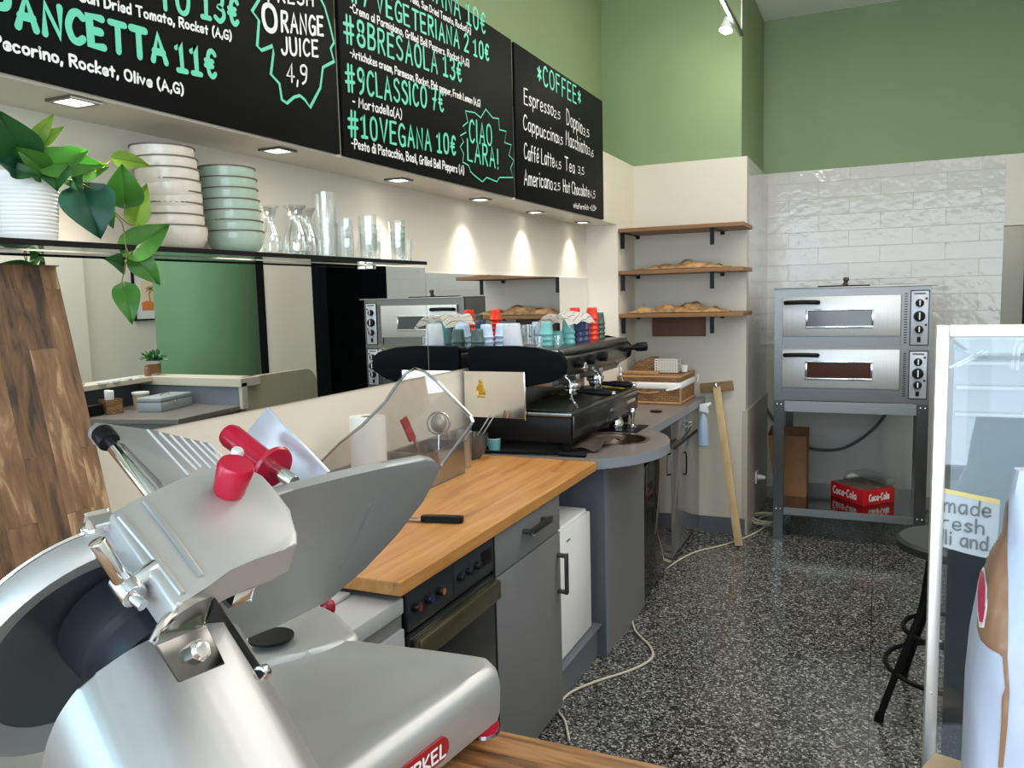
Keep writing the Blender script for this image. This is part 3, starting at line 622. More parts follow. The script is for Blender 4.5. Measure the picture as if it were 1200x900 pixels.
# bay with fridge
t = thing('open_bay', 'open dark bay of the counter that houses the small white fridge', 'cabinet', (-1.3, 2.87, .14))
obj('floor_ledge', B().box(-1.62, CFX-.012, 2.69, 3.198, .141, .146), M_greyD, t, smooth=False)
obj('back', B().box(-1.63, -1.615, 2.69, 3.198, .15, .84), M_greyD, t, smooth=False)
t = thing('small_fridge', 'small white fridge tucked in the grey counter bay', 'fridge', (-1.3, 2.95, .147))
obj('body', B().box(-1.56, -1.125, 2.755, 3.145, .148, .640, .006), M_white, t)
obj('top', B().box(-1.56, -1.10, 2.753, 3.148, .641, .662, .006), M_white, t)
d = obj('door', B().box(-1.122, -1.082, 2.753, 3.148, .150, .652, .007), M_white, t)
obj('badge', B().box(-1.0818, -1.080, 2.86, 2.90, .60, .606), M_greyD, d)
obj('hinge_cover', B().box(-1.20, -1.12, 2.757, 2.83, .663, .70, .003), mat('hinge_grey', lin(168, 170, 170), .5), t)
# corner cabinet with rounded end
t = thing('end_cabinet', 'grey end cabinet under the rounded worktop, reaching the floor', 'cabinet', (-1.3, 3.45, 0))
obj('side_panel', B().box(-1.62, CFX+.002, 3.20, 3.22, 0, .838, .001), M_greyD, t, smooth=False)
obj('edge_strip', B().box(CFX+.002, CFX+.006, 3.20, 3.25, 0, .838, .001), mat('edge_blue_grey', lin(112, 118, 130), .4), t, smooth=False)
obj('front_panel', B().prism([(CFX-.01, 3.252, .0), (CFX+.004, 3.252, 0), (CFX+.012, 3.52, 0), (CFX+.006, 3.822, 0), (CFX-.012, 3.822, 0)], (0, 0, .838)), M_grey, t)
# dishwasher / glossy cabinets
t = thing('dishwasher', 'glossy black under-counter dishwasher with a slim dark handle', 'dishwasher', (-1.3, 4.1, 0))
obj('body', B().box(-1.6, CFX-.01, 3.84, 4.415, .03, .838), M_black, t, smooth=False)
obj('door', B().box(CFX-.01, CFX+.004, 3.845, 4.41, .04, .70, .002), mat('black_gloss', (.012, .012, .013), .03, spec=.9), t)
obj('fascia', B().box(CFX-.01, CFX+.003, 3.845, 4.41, .71, .835, .002), M_black, t)
obj('handle', B().tube([(CFX+.005, 3.86, .72), (CFX+.04, 3.88, .745), (CFX+.045, 4.12, .755), (CFX+.04, 4.37, .745), (CFX+.005, 4.39, .72)], .009, 8, 4), M_black, t)
t = thing('gloss_cabinet', 'glossy grey base cabinet with a drawer and a door near the bread shelves', 'cabinet', (-1.3, 4.8, 0))
obj('carcass', B().box(-1.6, CFX-.012, 4.42, 5.185, .03, .838), M_greyD, t, smooth=False)
d = obj('drawer', B().box(CFX-.012, CFX+.004, 4.425, 5.18, .685, .835, .002), M_greyG, t)
obj('handle', B().tube([(CFX+.004, 4.70, .765), (CFX+.03, 4.705, .765), (CFX+.03, 4.86, .765), (CFX+.004, 4.865, .765)], .006, 8, 3), M_steelB, d)
d = obj('door', B().box(CFX-.012, CFX+.004, 4.425, 5.18, .06, .678, .002), M_greyG, t)
obj('handle', B().tube([(CFX+.004, 4.72, .48), (CFX+.02, 4.722, .485), (CFX+.02, 4.722, .60), (CFX+.004, 4.72, .605)], .005, 8, 3), M_black, d)
obj('rail', B().cyl((CFX+.018, 4.44, .683), (CFX+.018, 5.17, .683), .006), M_black, t)
# spray bottle hooked on the counter edge
t = thing('spray_bottle', 'pale blue spray bottle with white trigger hanging on the counter edge by the peel', 'bottle', (-.985, 5.0, .60))
obj('body', B().rev([(0, 0), (.03, 0), (.036, .006), (.034, .10), (.026, .17), (.013, .205), (.013, .215), (0, .215)], (-.975, 5.0, .60), (0, .03, 1), 20), mat('pale_blue_plastic', lin(160, 182, 206), .3), t)
obj('trigger', B().prism([(-.955, 4.985, .815), (-.995, 4.985, .815), (-.995, 4.985, .86), (-.93, 4.985, .875), (-.925, 4.985, .86), (-.95, 4.985, .845), (-.94, 4.985, .82), (-.945, 4.985, .80)], (0, .03, 0), .003), M_white, t)

# ================================================================== ESPRESSO MACHINE
Y0, Y1 = 3.125, 4.12
MT = 1.325
t = thing('espresso_machine', 'black and steel espresso machine loaded with coloured cups under the mirror', 'espresso machine', (-1.4, 3.62, CT))
def side_profile(): return [(-1.625, 1.17), (-1.60, 1.155), (-1.42, 1.155), (-1.24, 1.19), (-1.178, 1.225), (-1.172, 1.255), (-1.176, 1.292), (-1.21, 1.315), (-1.30, 1.334), (-1.40, 1.342), (-1.60, 1.342), (-1.625, 1.33)]
for y in (Y0, Y1-.03): obj('side_wing', B().prism([(x, y, z) for x, z in side_profile()], (0, .03, 0), .006), M_blackm, t, label='black rounded side wing')
obj('body', B().box(-1.60, -1.24, Y0+.03, Y1-.03, 1.165, MT-.018, .01), M_steelD, t)
obj('back_column', B().box(-1.60, -1.43, Y0+.02, Y1-.02, .99, 1.17, .004), M_steelD, t)
obj('cup_tray', B().box(-1.60, -1.215, Y0+.03, Y1-.03, MT-.018, MT, .003), M_steelD, t)
obj('front_rail', B().tube([(-1.2, Y0+.03, MT-.012), (-1.185, Y0+.2, MT-.01), (-1.185, Y1-.2, MT-.01), (-1.2, Y1-.03, MT-.012)], .012, 10, 4), M_steelD, t)
obj('front_fascia', B().prism([(-1.24, Y0+.03, 1.19), (-1.19, Y0+.03, 1.22), (-1.175, Y0+.03, 1.29), (-1.22, Y0+.03, 1.315), (-1.26, Y0+.03, 1.30)], (0, Y1-Y0-.06, 0), .004), M_steelD, t)
obj('base', B().box(-1.62, -1.152, Y0, Y1, .935, 1.045, .006), M_black, t)
obj('drip_tray', B().box(-1.60, -1.148, Y0-.002, Y1, 1.046, 1.064, .005), M_steelD, t)
gb = B()
for i in range(34): gb.box(-1.42, -1.17, Y0+.04+i*.0275, Y0+.052+i*.0275, 1.0645, 1.069)
obj('drip_grate', gb, mat('grate_dark', (.05, .05, .035), .4, .6), t, smooth=False)
obj('tray_front', B().box(-1.152, -1.142, Y0+.01, Y1-.005, .955, 1.05, .003), mat('tray_smoke', (.06, .062, .058), .2, .8), t)
obj('badge', B().box(-1.142, -1.1405, Y1-.20, Y1-.06, 1.0, 1.016), M_steelB, t)
for x in (-1.58, -1.20):
    for y in (Y0+.06, Y1-.06): obj('foot', B().cyl((x, y, CT), (x, y, .937), .02, .026, 16), M_black, t)
# polished splash panel with the little gold emblem
sp_ = obj('splash_panel', B().box(-1.635, -1.352, Y0-.022, Y0-.016, 1.035, 1.235, .001), mat('polished_panel', (.80, .77, .72), .09, 1.0), t, label='polished steel splash panel', smooth=False)
obj('panel_edge', B().box(-1.352, -1.346, Y0-.024, Y0-.008, 1.03, 1.235, .001), M_steelB, sp_)
M_gold = mat('gold_foil', lin(206, 164, 60), .25, .9)
gm = B()
for (dx, dz, r) in ((0, .066, .009), (.003, .050, .011), (-.006, .047, .008), (.006, .034, .012), (-.005, .031, .009), (.011, .021, .011), (-.002, .018, .010), (.018, .014, .006), (-.010, .011, .006)):
    gm.sphere((-1.556+dx, Y0-.0235, 1.125+dz), r, (1, .12, 1.1), 10)
gm.tube([(-1.566, Y0-.024, 1.132), (-1.572, Y0-.024, 1.15), (-1.569, Y0-.024, 1.168)], .003, 6, 3)
gm.box(-1.572, -1.538, Y0-.025, Y0-.022, 1.121, 1.127)
obj('emblem', gm, M_gold, sp_, label='small gold emblem')
# groups, portafilters, wands and knobs
for i, y in enumerate((3.46, 3.80)):
    gh = obj('group_head', B().cyl((-1.27, y, 1.205), (-1.27, y, 1.15), .038, .036, 24, .004), M_chrome, t)
    obj('collar', B().cyl((-1.27, y, 1.152), (-1.27, y, 1.128), .043, .043, 24, .003), M_steelB, gh)
    pf = obj('portafilter', B().cyl((-1.27, y, 1.13), (-1.27, y, 1.10), .034, .028, 20, .003), M_chrome, t)
    obj('handle', B().rev([(0, 0), (.010, 0), (.011, .03), (.016, .06), (.017, .12), (.012, .15), (0, .152)], (-1.235, y, 1.115), (1, .14, -.05), 16), M_black, pf)
    obj('end_cap', B().rev([(0, 0), (.012, 0), (.011, .012), (0, .014)], (-1.082, y+.022, 1.107), (1, .14, -.05), 16), M_chrome, pf)
    obj('spout', B().tube([(-1.27, y, 1.105), (-1.27, y-.012, 1.09), (-1.268, y-.016, 1.078)], .007, 8, 3), M_chrome, pf)
for y in (3.25, 4.0):
    w = obj('steam_wand', B().tube([(-1.22, y, 1.20), (-1.20, y, 1.18), (-1.195, y-.01, 1.13), (-1.185, y+.01, 1.085)], .006, 8, 4), M_chrome, t)
    obj('tip', B().cyl((-1.186, y+.008, 1.092), (-1.178, y+.02, 1.066), .008, .007, 10), M_steelB, w)
for y in (3.28, 3.44, 3.62): obj('steam_knob', B().cyl((-1.195, y, 1.262), (-1.15, y, 1.262), .024, .022, 20, .004), M_black, t)
kn = obj('steam_lever', B().rev([(0, 0), (.018, 0), (.02, .04), (.014, .055), (.014, .075), (.022, .09), (.024, .13), (.02, .142), (0, .144)], (-1.20, 3.98, 1.275), (.9, .35, .05), 18), M_black, t)
obj('water_spout', B().tube([(-1.22, 3.62, 1.2), (-1.19, 3.62, 1.17), (-1.185, 3.62, 1.11)], .006, 8, 3), M_chrome, t)
obj('gauge', B().cyl((-1.19, 3.37, 1.235), (-1.165, 3.37, 1.235), .022, .022, 20, .003), M_steelB, t)

# yellow cleaning cloth on the drip tray
def cloth(name, x0, x1, y0, y1, z, amp, m, label, cat, drop=0, seed=1, n=18, group=None, rot=0):
    bm = bmesh.new(); rnd = random.Random(seed); ph = [rnd.uniform(0, 6) for _ in range(6)]; V = []
    for i in range(n+1):
        r = []
        for j in range(n+1):
            u, v = i/n, j/n; e = .5+.5*sin(3*u+ph[0])*sin(2.5*v+ph[1])
            x = x0+(x1-x0)*(u+.06*sin(5*v+ph[4])); y = y0+(y1-y0)*(v+.06*sin(5*u+ph[2]))
            zz = z+amp*(abs(sin(6.5*u+3*v+ph[3]))*.7+.5*abs(sin(9*v-4*u+ph[5])))*(.35+.65*e)-drop*(max(0, abs(u-.5)*2-.3)/.7)**2
            r.append(bm.verts.new((x, y, zz)))
        V.append(r)
    for i in range(n):
        for j in range(n): bm.faces.new((V[i][j], V[i+1][j], V[i+1][j+1], V[i][j+1]))
    bmesh.ops.solidify(bm, geom=list(bm.faces), thickness=.003)
    return obj(name, bm, m, label=label, cat=cat, group=group)
cloth('cleaning_cloth', -1.30, -1.13, 3.88, 4.08, 1.075, .022, mat('yellow_cloth', lin(188, 178, 84), .9), 'yellow cleaning cloth lying on the drip tray of the espresso machine', 'cloth', seed=4)
cloth('cleaning_cloth', -1.42, -1.31, 3.56, 3.72, 1.075, .02, mat('olive_cloth', lin(128, 122, 60), .9), 'olive yellow cloth crumpled at the back of the drip tray', 'cloth', seed=9)
# dark rag over the basin, drip mat, tamper
cloth('bar_towel', -1.26, -1.05, 3.20, 3.53, CT+.006, .028, mat('rag_brown', lin(104, 90, 84), .95), 'crumpled grey brown bar towel beside the round basin', 'towel', seed=3)
obj('rubber_mat', B().box(-1.30, -1.045, 3.74, 3.96, CT, CT+.007, .003), M_black, label='black rubber tamping mat in front of the espresso machine', cat='mat')
t = thing('tamper', 'chrome coffee tamper standing on the black rubber mat', 'tamper', (-1.095, 3.84, CT+.007))
obj('base', B().rev([(0, 0), (.026, 0), (.028, .004), (.028, .014), (.012, .02), (0, .02)], (-1.095, 3.84, CT+.007), seg=24), M_chrome, t)
obj('handle', B().rev([(0, .018), (.011, .02), (.010, .05), (.016, .075), (.016, .092), (.010, .10), (0, .102)], (-1.095, 3.84, CT+.007), seg=20), M_chrome, t)
obj('milk_jug', B().rev([(0, 0), (.034, 0), (.036, .01), (.036, .03), (.024, .06), (.028, .075), (.026, .075), (.022, .06), (.033, .03), (0, .006)], (-1.17, 3.82, CT+.007), seg=24), M_chrome, label='small chrome milk jug beside the tamper on the black mat', cat='jug')
obj('spoon_rest', B().rev([(0, 0), (.03, 0), (.034, .008), (.03, .008), (0, .004)], (-1.13, 4.45, CT), seg=24), M_black, label='small black dish on the worktop before the wicker hamper', cat='dish')

# cups on top of the machine
def cup_mat(n, c): return mat('cup_'+n, lin(*c), .3, spec=.4)
CC = {'turquoise': cup_mat('turquoise', (112, 178, 178)), 'light blue': cup_mat('light_blue', (168, 192, 216)), 'navy': cup_mat('navy', (52, 66, 104)), 'red': cup_mat('red', (220, 56, 34)), 'dark green': cup_mat('dark_green', (62, 84, 82))}
cup_prof = [(0, .062), (.0225, .062), (.0245, .060), (.0262, .046), (.0295, .012), (.0330, .008), (.0326, .001), (.0318, 0), (.0300, 0), (.0288, .010), (.0245, .045), (.0225, .058), (0, .059)]   # upside down
def cup_stack(color, u, v, y, n, where, dz=.026, sc=1.0):
    P = ony(u, v, y); x = min(max(P.x, -1.600), -1.255)
    for i in range(n):
        pos = '' if n == 1 else {0: ', bottom one', n-1: ', top one'}.get(i, ', ' + ['', 'second', 'third', 'fourth', 'fifth'][min(i, 4)] + ' up')
        o = obj('cup', B().rev(cup_prof, (0, 0, 0), seg=24), CC[color], label='%s upturned cup %s%s' % (color, where, pos), cat='cup', group='coloured cups on the espresso machine')
        o.location = (x, y, MT+i*dz); o.scale = (sc, sc, sc)
cup_stack('dark green', 553, 394, 3.175, 2, 'at the left end of the machine top')
cup_stack('light blue', 570, 391, 3.235, 3, 'left of the glass beaker', .022)
cup_stack('light blue', 588, 391, 3.325, 3, 'behind the glass beaker', .022)
cup_stack('light blue', 630, 392, 3.50, 3, 'right of the clear glasses', .022)
cup_stack('navy', 640, 392, 3.66, 3, 'behind the turquoise cups', .024)
cup_stack('turquoise', 641, 405, 3.40, 3, 'at the front left of the cloth', .024)
cup_stack('turquoise', 653, 404, 3.50, 1, 'between the taller turquoise stacks')
cup_stack('turquoise', 666, 405, 3.56, 3, 'at the front right under the cloth', .024)
cup_stack('navy', 677, 400, 3.68, 3, 'under the right side of the cloth', .026)
cup_stack('navy', 684, 400, 3.76, 3, 'beside the tall red stack', .026)
cup_stack('red', 694, 398, 3.86, 5, 'in the tallest stack near the steam lever', .025)
cup_stack('red', 674, 392, 3.94, 5, 'behind the cloth', .025)
cup_stack('dark green', 702, 392, 3.97, 4, 'at the right end of the machine top', .024)
# two small glasses and the pressed glass beaker
bk = [(0, .11), (.032, .11), (.036, .105), (.046, .012), (.047, 0), (.044, 0), (.043, .012), (.034, .10), (0, .105)]
M_frost = mat('frosted_glass', (.68, .74, .80), .25, alpha=.62)
o = obj('glass_beaker', B().rev(bk, (0, 0, 0), seg=12), M_frost, label='faceted glass beaker upside down on top of the espresso machine', cat='glass'); P = ony(598, 395, 3.20); o.location = (-1.452, 3.222, MT)
for i, (y, x, lb) in enumerate(((3.44, -1.47, 'clear tall glass standing behind the glass beaker'), (3.30, -1.36, 'small clear glass at the front edge of the machine top'), (3.40, -1.31, 'small clear glass beside the front turquoise cups'))):
    o = glassware('drinking_glass', tumb if i else tall, lb, 'glass', 'clear glasses on the espresso machine', (x, y, MT), sc=(.9, .55, .55)[i])
def check_mat():
    m = bpy.data.materials.new('checked_cloth'); m.use_nodes = True; nt = m.node_tree; N = nt.nodes; L = nt.links; b = N['Principled BSDF']; b.inputs['Roughness'].default_value = .9
    tc = N.new('ShaderNodeTexCoord'); out = None
    for d in ('X', 'Y'):
        w = N.new('ShaderNodeTexWave'); w.wave_type = 'BANDS'; w.bands_direction = d; w.inputs['Scale'].default_value = 16
        L.new(tc.outputs['Object'], w.inputs['Vector']); c = N.new('ShaderNodeValToRGB'); c.color_ramp.elements[0].position = .02; c.color_ramp.elements[0].color = (.40, .39, .43, 1); c.color_ramp.elements[1].position = .08; c.color_ramp.elements[1].color = (.96, .95, .93, 1)
        L.new(w.outputs['Fac'], c.inputs[0])
        if out is None: out = c
        else:
            mx = N.new('ShaderNodeMixRGB'); mx.blend_type = 'MULTIPLY'; mx.inputs[0].default_value = 1; L.new(out.outputs[0], mx.inputs[1]); L.new(c.outputs[0], mx.inputs[2]); L.new(mx.outputs[0], b.inputs['Base Color'])
    return m
cloth('tea_towel', -1.42, -1.25, 3.40, 3.74, MT+.124, .024, check_mat(), 'checked white tea towel draped over the coloured cups', 'towel', drop=.045, seed=11)

# ================================================================== THINGS ON THE BUTCHER BLOCK AND WORKTOP
def on_ct(u, v): return onz(u, v, CT)
t = thing('kitchen_knife', 'kitchen knife with black handle lying on the butcher block', 'knife', on_ct(505, 612))
A_, B_ = on_ct(494, 611.5)+Vector((0, 0, .012)), on_ct(543, 613)+Vector((0, 0, .012)); ax = (B_-A_).normalized()
sd = ax.cross(Vector((0, 0, 1))); HLn = (B_-A_).length
ko = [(0, .011), (.02, .013), (.06, .0115), (HLn-.02, .014), (HLn-.004, .012), (HLn, .004), (HLn, -.012), (HLn-.012, -.015), (.06, -.0115), (.012, -.014), (0, -.009)]
obj('handle', B().prism([A_+ax*x+sd*y-Vector((0, 0, .010)) for x, y in ko], (0, 0, .019), .003), M_black, t)
sd = ax.cross(Vector((0, 0, 1))); q = A_+Vector((0, 0, -.004))
obj('blade', B().prism([q+sd*.012, q-sd*.012, q-ax*.14-sd*.010, q-ax*.17+sd*.008], (0, 0, .002)), M_steelB, t)
t = thing('sharpening_steel', 'long black handled sharpening steel along the far end of the butcher block', 'sharpening steel', on_ct(630, 534))
P0, P1 = on_ct(569, 531.5)+Vector((0, 0, .008)), on_ct(655, 534.5)+Vector((0, 0, .010)); P2 = on_ct(687, 536)+Vector((0, 0, .011))
obj('rod', B().cyl(P0, P1, .006), M_blackm, t); obj('handle', B().cyl(P1, P2, .011, .012, 16, .003), M_black, t)
P = on_ct(579.5, 529); t = thing('cup', 'single turquoise espresso cup standing by the far end of the butcher block', 'cup', P)
cu = [(0, 0), (.022, 0), (.024, .002), (.0305, .058), (.0288, .058), (.0225, .005), (0, .005)]
obj('body', B().rev(cu, P, seg=28), CC['turquoise'], t); obj('rim', B().rev([(.0308, .057), (.0310, .0595), (.0285, .0595), (.0285, .057), (.0308, .057)], P, seg=28), M_white, t, label='white rim')
t = thing('paper_towel', 'white paper towel roll standing at the back of the butcher block', 'paper roll', (-1.515, 2.19, CT))
obj('roll', B().rev([(.02, 0), (.058, 0), (.059, .004), (.059, .287), (.057, .29), (.02, .29), (.02, 0)], (-1.515, 2.19, CT), seg=32), M_whitep, t)
obj('core', B().rev([(.0195, .001), (.0195, .289), (.017, .289), (.017, .001)], (-1.515, 2.19, CT), seg=24), mat('cardboard', lin(150, 124, 96), .8), t)
# clear utensil box with spatula and sieve, seen through the slicer guard
t = thing('utensil_box', 'clear plastic box of utensils behind the slicer guard', 'container', (-1.505, 2.56, CT))
b = B(); x0, x1, y0, y1, h = -1.585, -1.43, 2.42, 2.70, .125
for a in ((x0, x1, y0, y0+.003, 0, h), (x0, x1, y1-.003, y1, 0, h), (x0, x0+.003, y0, y1, 0, h), (x1-.003, x1, y0, y1, 0, h), (x0, x1, y0, y1, 0, .004)): b.box(a[0], a[1], a[2], a[3], CT+a[4], CT+a[5])
b.box(x0-.006, x1+.006, y0-.006, y0+.001, CT+h-.006, CT+h); b.box(x0-.006, x1+.006, y1-.001, y1+.006, CT+h-.006, CT+h)
obj('box', b, glass_mat('cloudy_plastic', (.70, .72, .74), .15, .2), t, smooth=False)
t = thing('spatula', 'red spatula standing in the clear utensil box', 'spatula', (-1.52, 2.52, CT+.005))
obj('handle', B().cyl((-1.50, 2.56, CT+.006), (-1.53, 2.50, CT+.16), .006), M_steelB, t)
obj('blade', B().obox(Vector((-1.540, 2.478, CT+.200)), Vector((-.17, -.36, .92)).normalized(), Vector((.2, .9, .38)).normalized(), Vector((.96, -.25, .08)).normalized(), .085, .026, .008, .003), M_red, t)
t = thing('sieve', 'small round metal sieve sticking up from the clear utensil box', 'sieve', (-1.50, 2.62, CT+.005))
obj('ring', B().tube([(-1.50+.036*cos(a), 2.63+.022*cos(a), CT+.20+.042*sin(a)) for a in [2*pi*k/20 for k in range(21)]], .004, 8), M_steelB, t)
obj('mesh', B().sphere((-1.5, 2.632, CT+.20), .036, (.9, .65, 1.05), 16), mat('sieve_mesh', (.42, .40, .37), .4, .7), t)
obj('handle', B().cyl((-1.50, 2.63, CT+.158), (-1.49, 2.60, CT+.006), .004), M_steelB, t)
o = obj('plastic_tub', B().rev([(0, 0), (.04, 0), (.046, .10), (.048, .14), (.046, .14), (.044, .10), (.038, .003), (0, .003)], (-1.50, 2.80, CT), seg=24), glass_mat('cloudy_plastic2', (.84, .84, .82), .2, .3), label='tall cloudy plastic tub right of the utensil box', cat='container')
t = thing('glass_bowl', 'dark smoked bowl of tongs left of the espresso machine', 'bowl', (-1.545, 2.965, CT))
obj('bowl', B().rev([(0, 0), (.045, 0), (.075, .05), (.080, .10), (.077, .10), (.071, .05), (.042, .004), (0, .004)], (-1.545, 2.965, CT), seg=28), mat('smoked_bowl', (.05, .055, .06), .08, spec=.8), t)
t = thing('tongs', 'steel tongs leaning in the dark bowl', 'tongs', (-1.54, 2.96, CT+.01))
b = B()
for dx in (-.010, .010): b.obox(Vector((-1.505+dx, 3.0, CT+.105)), Vector((.45, .35, .82)).normalized(), Vector((.6, -.8, 0)), Vector((.66, .49, -.57)).normalized(), .17, .010, .003)
obj('arms', b, M_steelB, t)

# ================================================================== BREAD SHELVES IN THE RECESS
for i, (z, lb) in enumerate(((1.945, 'top wooden wall shelf of three, empty, by the coffee board'), (1.690, 'middle wooden wall shelf of three carrying flatbread'), (1.428, 'lowest wooden wall shelf of three carrying flatbread'))):
    t = thing('wall_shelf', lb, 'shelf', (-1.09, PY, z-.022), 'wooden shelves in the recess')
    obj('board', B().box(WX+.004, -.712, RY+.012, PY, z-.024, z, .002), M_shelfw, t, smooth=False)
    for x in (WX+.024, -.893):
        b = B(); b.box(x-.0125, x+.0125, RY+.03, PY, z-.028, z-.024); b.box(x-.0125, x+.0125, PY-.006, PY, z-.045, z-.024); b.box(x-.0125, x+.0125, RY+.03, RY+.035, z-.122, z-.024)
        obj('bracket', b, M_black, t, smooth=False)
obj('hanging_board', B().box(-1.335, -.995, PY-.03, PY-.004, 1.272, 1.395, .003), M_beam, label='brown wooden board fixed to the wall under the lowest bread shelf', cat='board', smooth=False)
M_br = mat('bread_crust', lin(206, 162, 112), .8, noise=(22, .75), bump=.5, bdist=.006)
def bread(x0, x1, y0, y1, z, hgt, seed, label):
    rnd = random.Random(seed); bm = bmesh.new(); n, m_ = 46, 14; ph = [rnd.uniform(0, 6) for _ in range(8)]; top, bot = [], []
    for i in range(n+1):
        u = i/n; rt, rb = [], []
        wd = .55+.45*min(1, sin(pi*min(1, max(0, u)))*2.2); wv = 1+.10*sin(11*u+ph[0])
        for j in range(m_+1):
            a = pi*j/m_; c = -cos(a)
            hh = hgt*(.55+.28*sin(7*u+ph[1])+.2*sin(17*u+ph[2])+.12*sin(29*u+c*3+ph[3]))*max(.25, min(1, sin(pi*u)*3))
            y = (y0+y1)/2+(y1-y0)/2*c*wd*wv; x = x0+(x1-x0)*u
            rt.append(bm.verts.new((x, y, z+.004+hh*(sin(a)**.6)))); 
        top.append(rt)
    for i in range(n):
        for j in range(m_): bm.faces.new((top[i][j], top[i+1][j], top[i+1][j+1], top[i][j+1]))
        bm.faces.new((top[i][0], top[i][m_], top[i+1][m_], top[i+1][0]))
    bm.faces.new(top[0]); bm.faces.new(top[-1][::-1]); bmesh.ops.recalc_face_normals(bm, faces=bm.faces)
    return obj('flatbread', bm, M_br, label=label, cat='bread')
bread(-1.385, -.80, 4.86, 4.99, 1.690, .035, 3, 'long flatbread in front on the middle shelf'); bread(-1.36, -.84, 5.01, 5.14, 1.690, .055, 5, 'taller flatbread at the back of the middle shelf')
bread(-1.41, -.80, 4.86, 5.0, 1.428, .05, 8, 'long pale flatbread in front on the lowest shelf'); bread(-1.33, -.86, 5.02, 5.14, 1.428, .06, 12, 'darker flatbread at the back of the lowest shelf')

# wicker hamper
def wicker(name, c1, c2):
    m = bpy.data.materials.new(name); m.use_nodes = True; nt = m.node_tree; N = nt.nodes; L = nt.links; b = N['Principled BSDF']; b.inputs['Roughness'].default_value = .7
    tc = N.new('ShaderNodeTexCoord'); mp = N.new('ShaderNodeMapping'); mp.inputs['Rotation'].default_value = (0, 0, radians(45)); L.new(tc.outputs['Object'], mp.inputs[0])
    sp = N.new('ShaderNodeSeparateXYZ'); L.new(mp.outputs[0], sp.inputs[0]); cb = N.new('ShaderNodeCombineXYZ'); L.new(sp.outputs[0], cb.inputs[0]); L.new(sp.outputs[2], cb.inputs[1])
    br = N.new('ShaderNodeTexBrick'); br.inputs['Scale'].default_value = 1; br.inputs['Brick Width'].default_value = .022; br.inputs['Row Height'].default_value = .011; br.inputs['Mortar Size'].default_value = .0016; br.inputs['Mortar Smooth'].default_value = 1
    br.inputs['Color1'].default_value = (*c1, 1); br.inputs['Color2'].default_value = (*c2, 1); br.inputs['Mortar'].default_value = tuple(c*.25 for c in c1)+(1,)
    L.new(cb.outputs[0], br.inputs['Vector']); L.new(br.outputs['Color'], b.inputs['Base Color'])
    bp = N.new('ShaderNodeBump'); bp.invert = True; bp.inputs['Distance'].default_value = .006; L.new(br.outputs['Fac'], bp.inputs['Height']); L.new(bp.outputs[0], b.inputs['Normal'])
    return m
M_wick = wicker('wicker', lin(170, 128, 86), lin(140, 100, 64)); M_cane = mat('cane', lin(176, 134, 90), .6, noise=(60, .3))
t = thing('wicker_hamper', 'wicker hamper with white cloth lining on the worktop below the bread shelves', 'basket', (-1.25, 4.95, CT))
hx0, hx1, hy0, hy1 = -1.445, -1.062, 4.755, 5.165
obj('body', B().box(hx0, hx1, hy0, hy1, CT, CT+.098, .006), M_wick, t)
obj('frame', B().tube([(hx0, hy0, CT+.009), (hx1, hy0, CT+.009), (hx1, hy1, CT+.009)], .009).tube([(hx1, hy0, CT+.004), (hx1, hy0, CT+.10)], .009), M_cane, t)
obj('clasp', B().tube([(-1.33, hy0-.004, CT+.076), (-1.26, hy0-.012, CT+.070), (-1.19, hy0-.004, CT+.076)], .005, 8, 4), M_cane, t)
bm = B(); bm.box(hx0-.006, hx1+.006, hy0-.008, hy1+.004, CT+.092, CT+.135, .012, 3)
obj('cloth_lining', bm, mat('linen_white', (.80, .79, .76), .9), t, label='white cloth lining')
obj('tie', B().tube([(hx1+.008, hy0-.008, CT+.115), (hx1-.03, hy0-.014, CT+.098), (hx1-.08, hy0-.012, CT+.088)], .006, 8, 4), mat('linen_white', (.8, .79, .76), .9), t)
obj('tie', B().tube([(hx1+.008, hy1-.02, CT+.12), (hx1+.03, hy1-.03, CT+.15), (hx1+.028, hy1-.04, CT+.10)], .005, 8, 4), mat('linen_white', (.8, .79, .76), .9), t)
obj('lid', B().box(hx0-.004, hx1+.004, hy0-.004, hy1, CT+.136, CT+.168, .006), M_wick, t)
obj('lid_frame', B().tube([(hx0, hy0-.002, CT+.166), (hx1, hy0-.002, CT+.166), (hx1, hy1-.01, CT+.166)], .009), M_cane, t)
LZ = CT+.176
obj('wooden_strip', B().box(-1.43, -1.20, 4.77, 4.83, LZ, LZ+.020, .004), M_cane, label='flat wooden strip lying along the front of the hamper lid', cat='strip')
obj('wicker_box', B().prism([(-1.415, 4.98, LZ), (-1.27, 4.98, LZ), (-1.268, 4.98, LZ+.085), (-1.30, 4.98, LZ+.088), (-1.40, 4.98, LZ+.06)], (0, .12, 0), .004), M_wick, label='small brown wicker box on the left of the hamper lid', cat='basket')
b = B(); px0, px1, py0, py1 = -1.262, -1.125, 4.95, 5.05
for k in range(9):
    x = px0+(px1-px0)*k/8; b.box(x-.003, x+.003, py0, py0+.003, LZ, LZ+.082); b.box(x-.003, x+.003, py1-.003, py1, LZ, LZ+.082)
for k in range(6):
    z = LZ+.076*k/5; b.box(px0-.003, px1+.003, py0-.001, py0+.003, z, z+.006); b.box(px0-.003, px1+.003, py1-.003, py1+.001, z, z+.006); b.box(px0-.003, px0+.001, py0, py1, z, z+.006); b.box(px1-.001, px1+.003, py0, py1, z, z+.006)
obj('plastic_basket', b, mat('basket_white', (.80, .80, .74), .4), label='small white plastic grid basket on the hamper lid', cat='basket', smooth=False)
obj('small_cup', B().rev([(0, 0), (.018, 0), (.022, .042), (.020, .042), (.016, .003), (0, .003)], (-1.09, 5.0, LZ), seg=20), M_white, label='tiny white cup right of the plastic basket on the hamper lid', cat='cup')

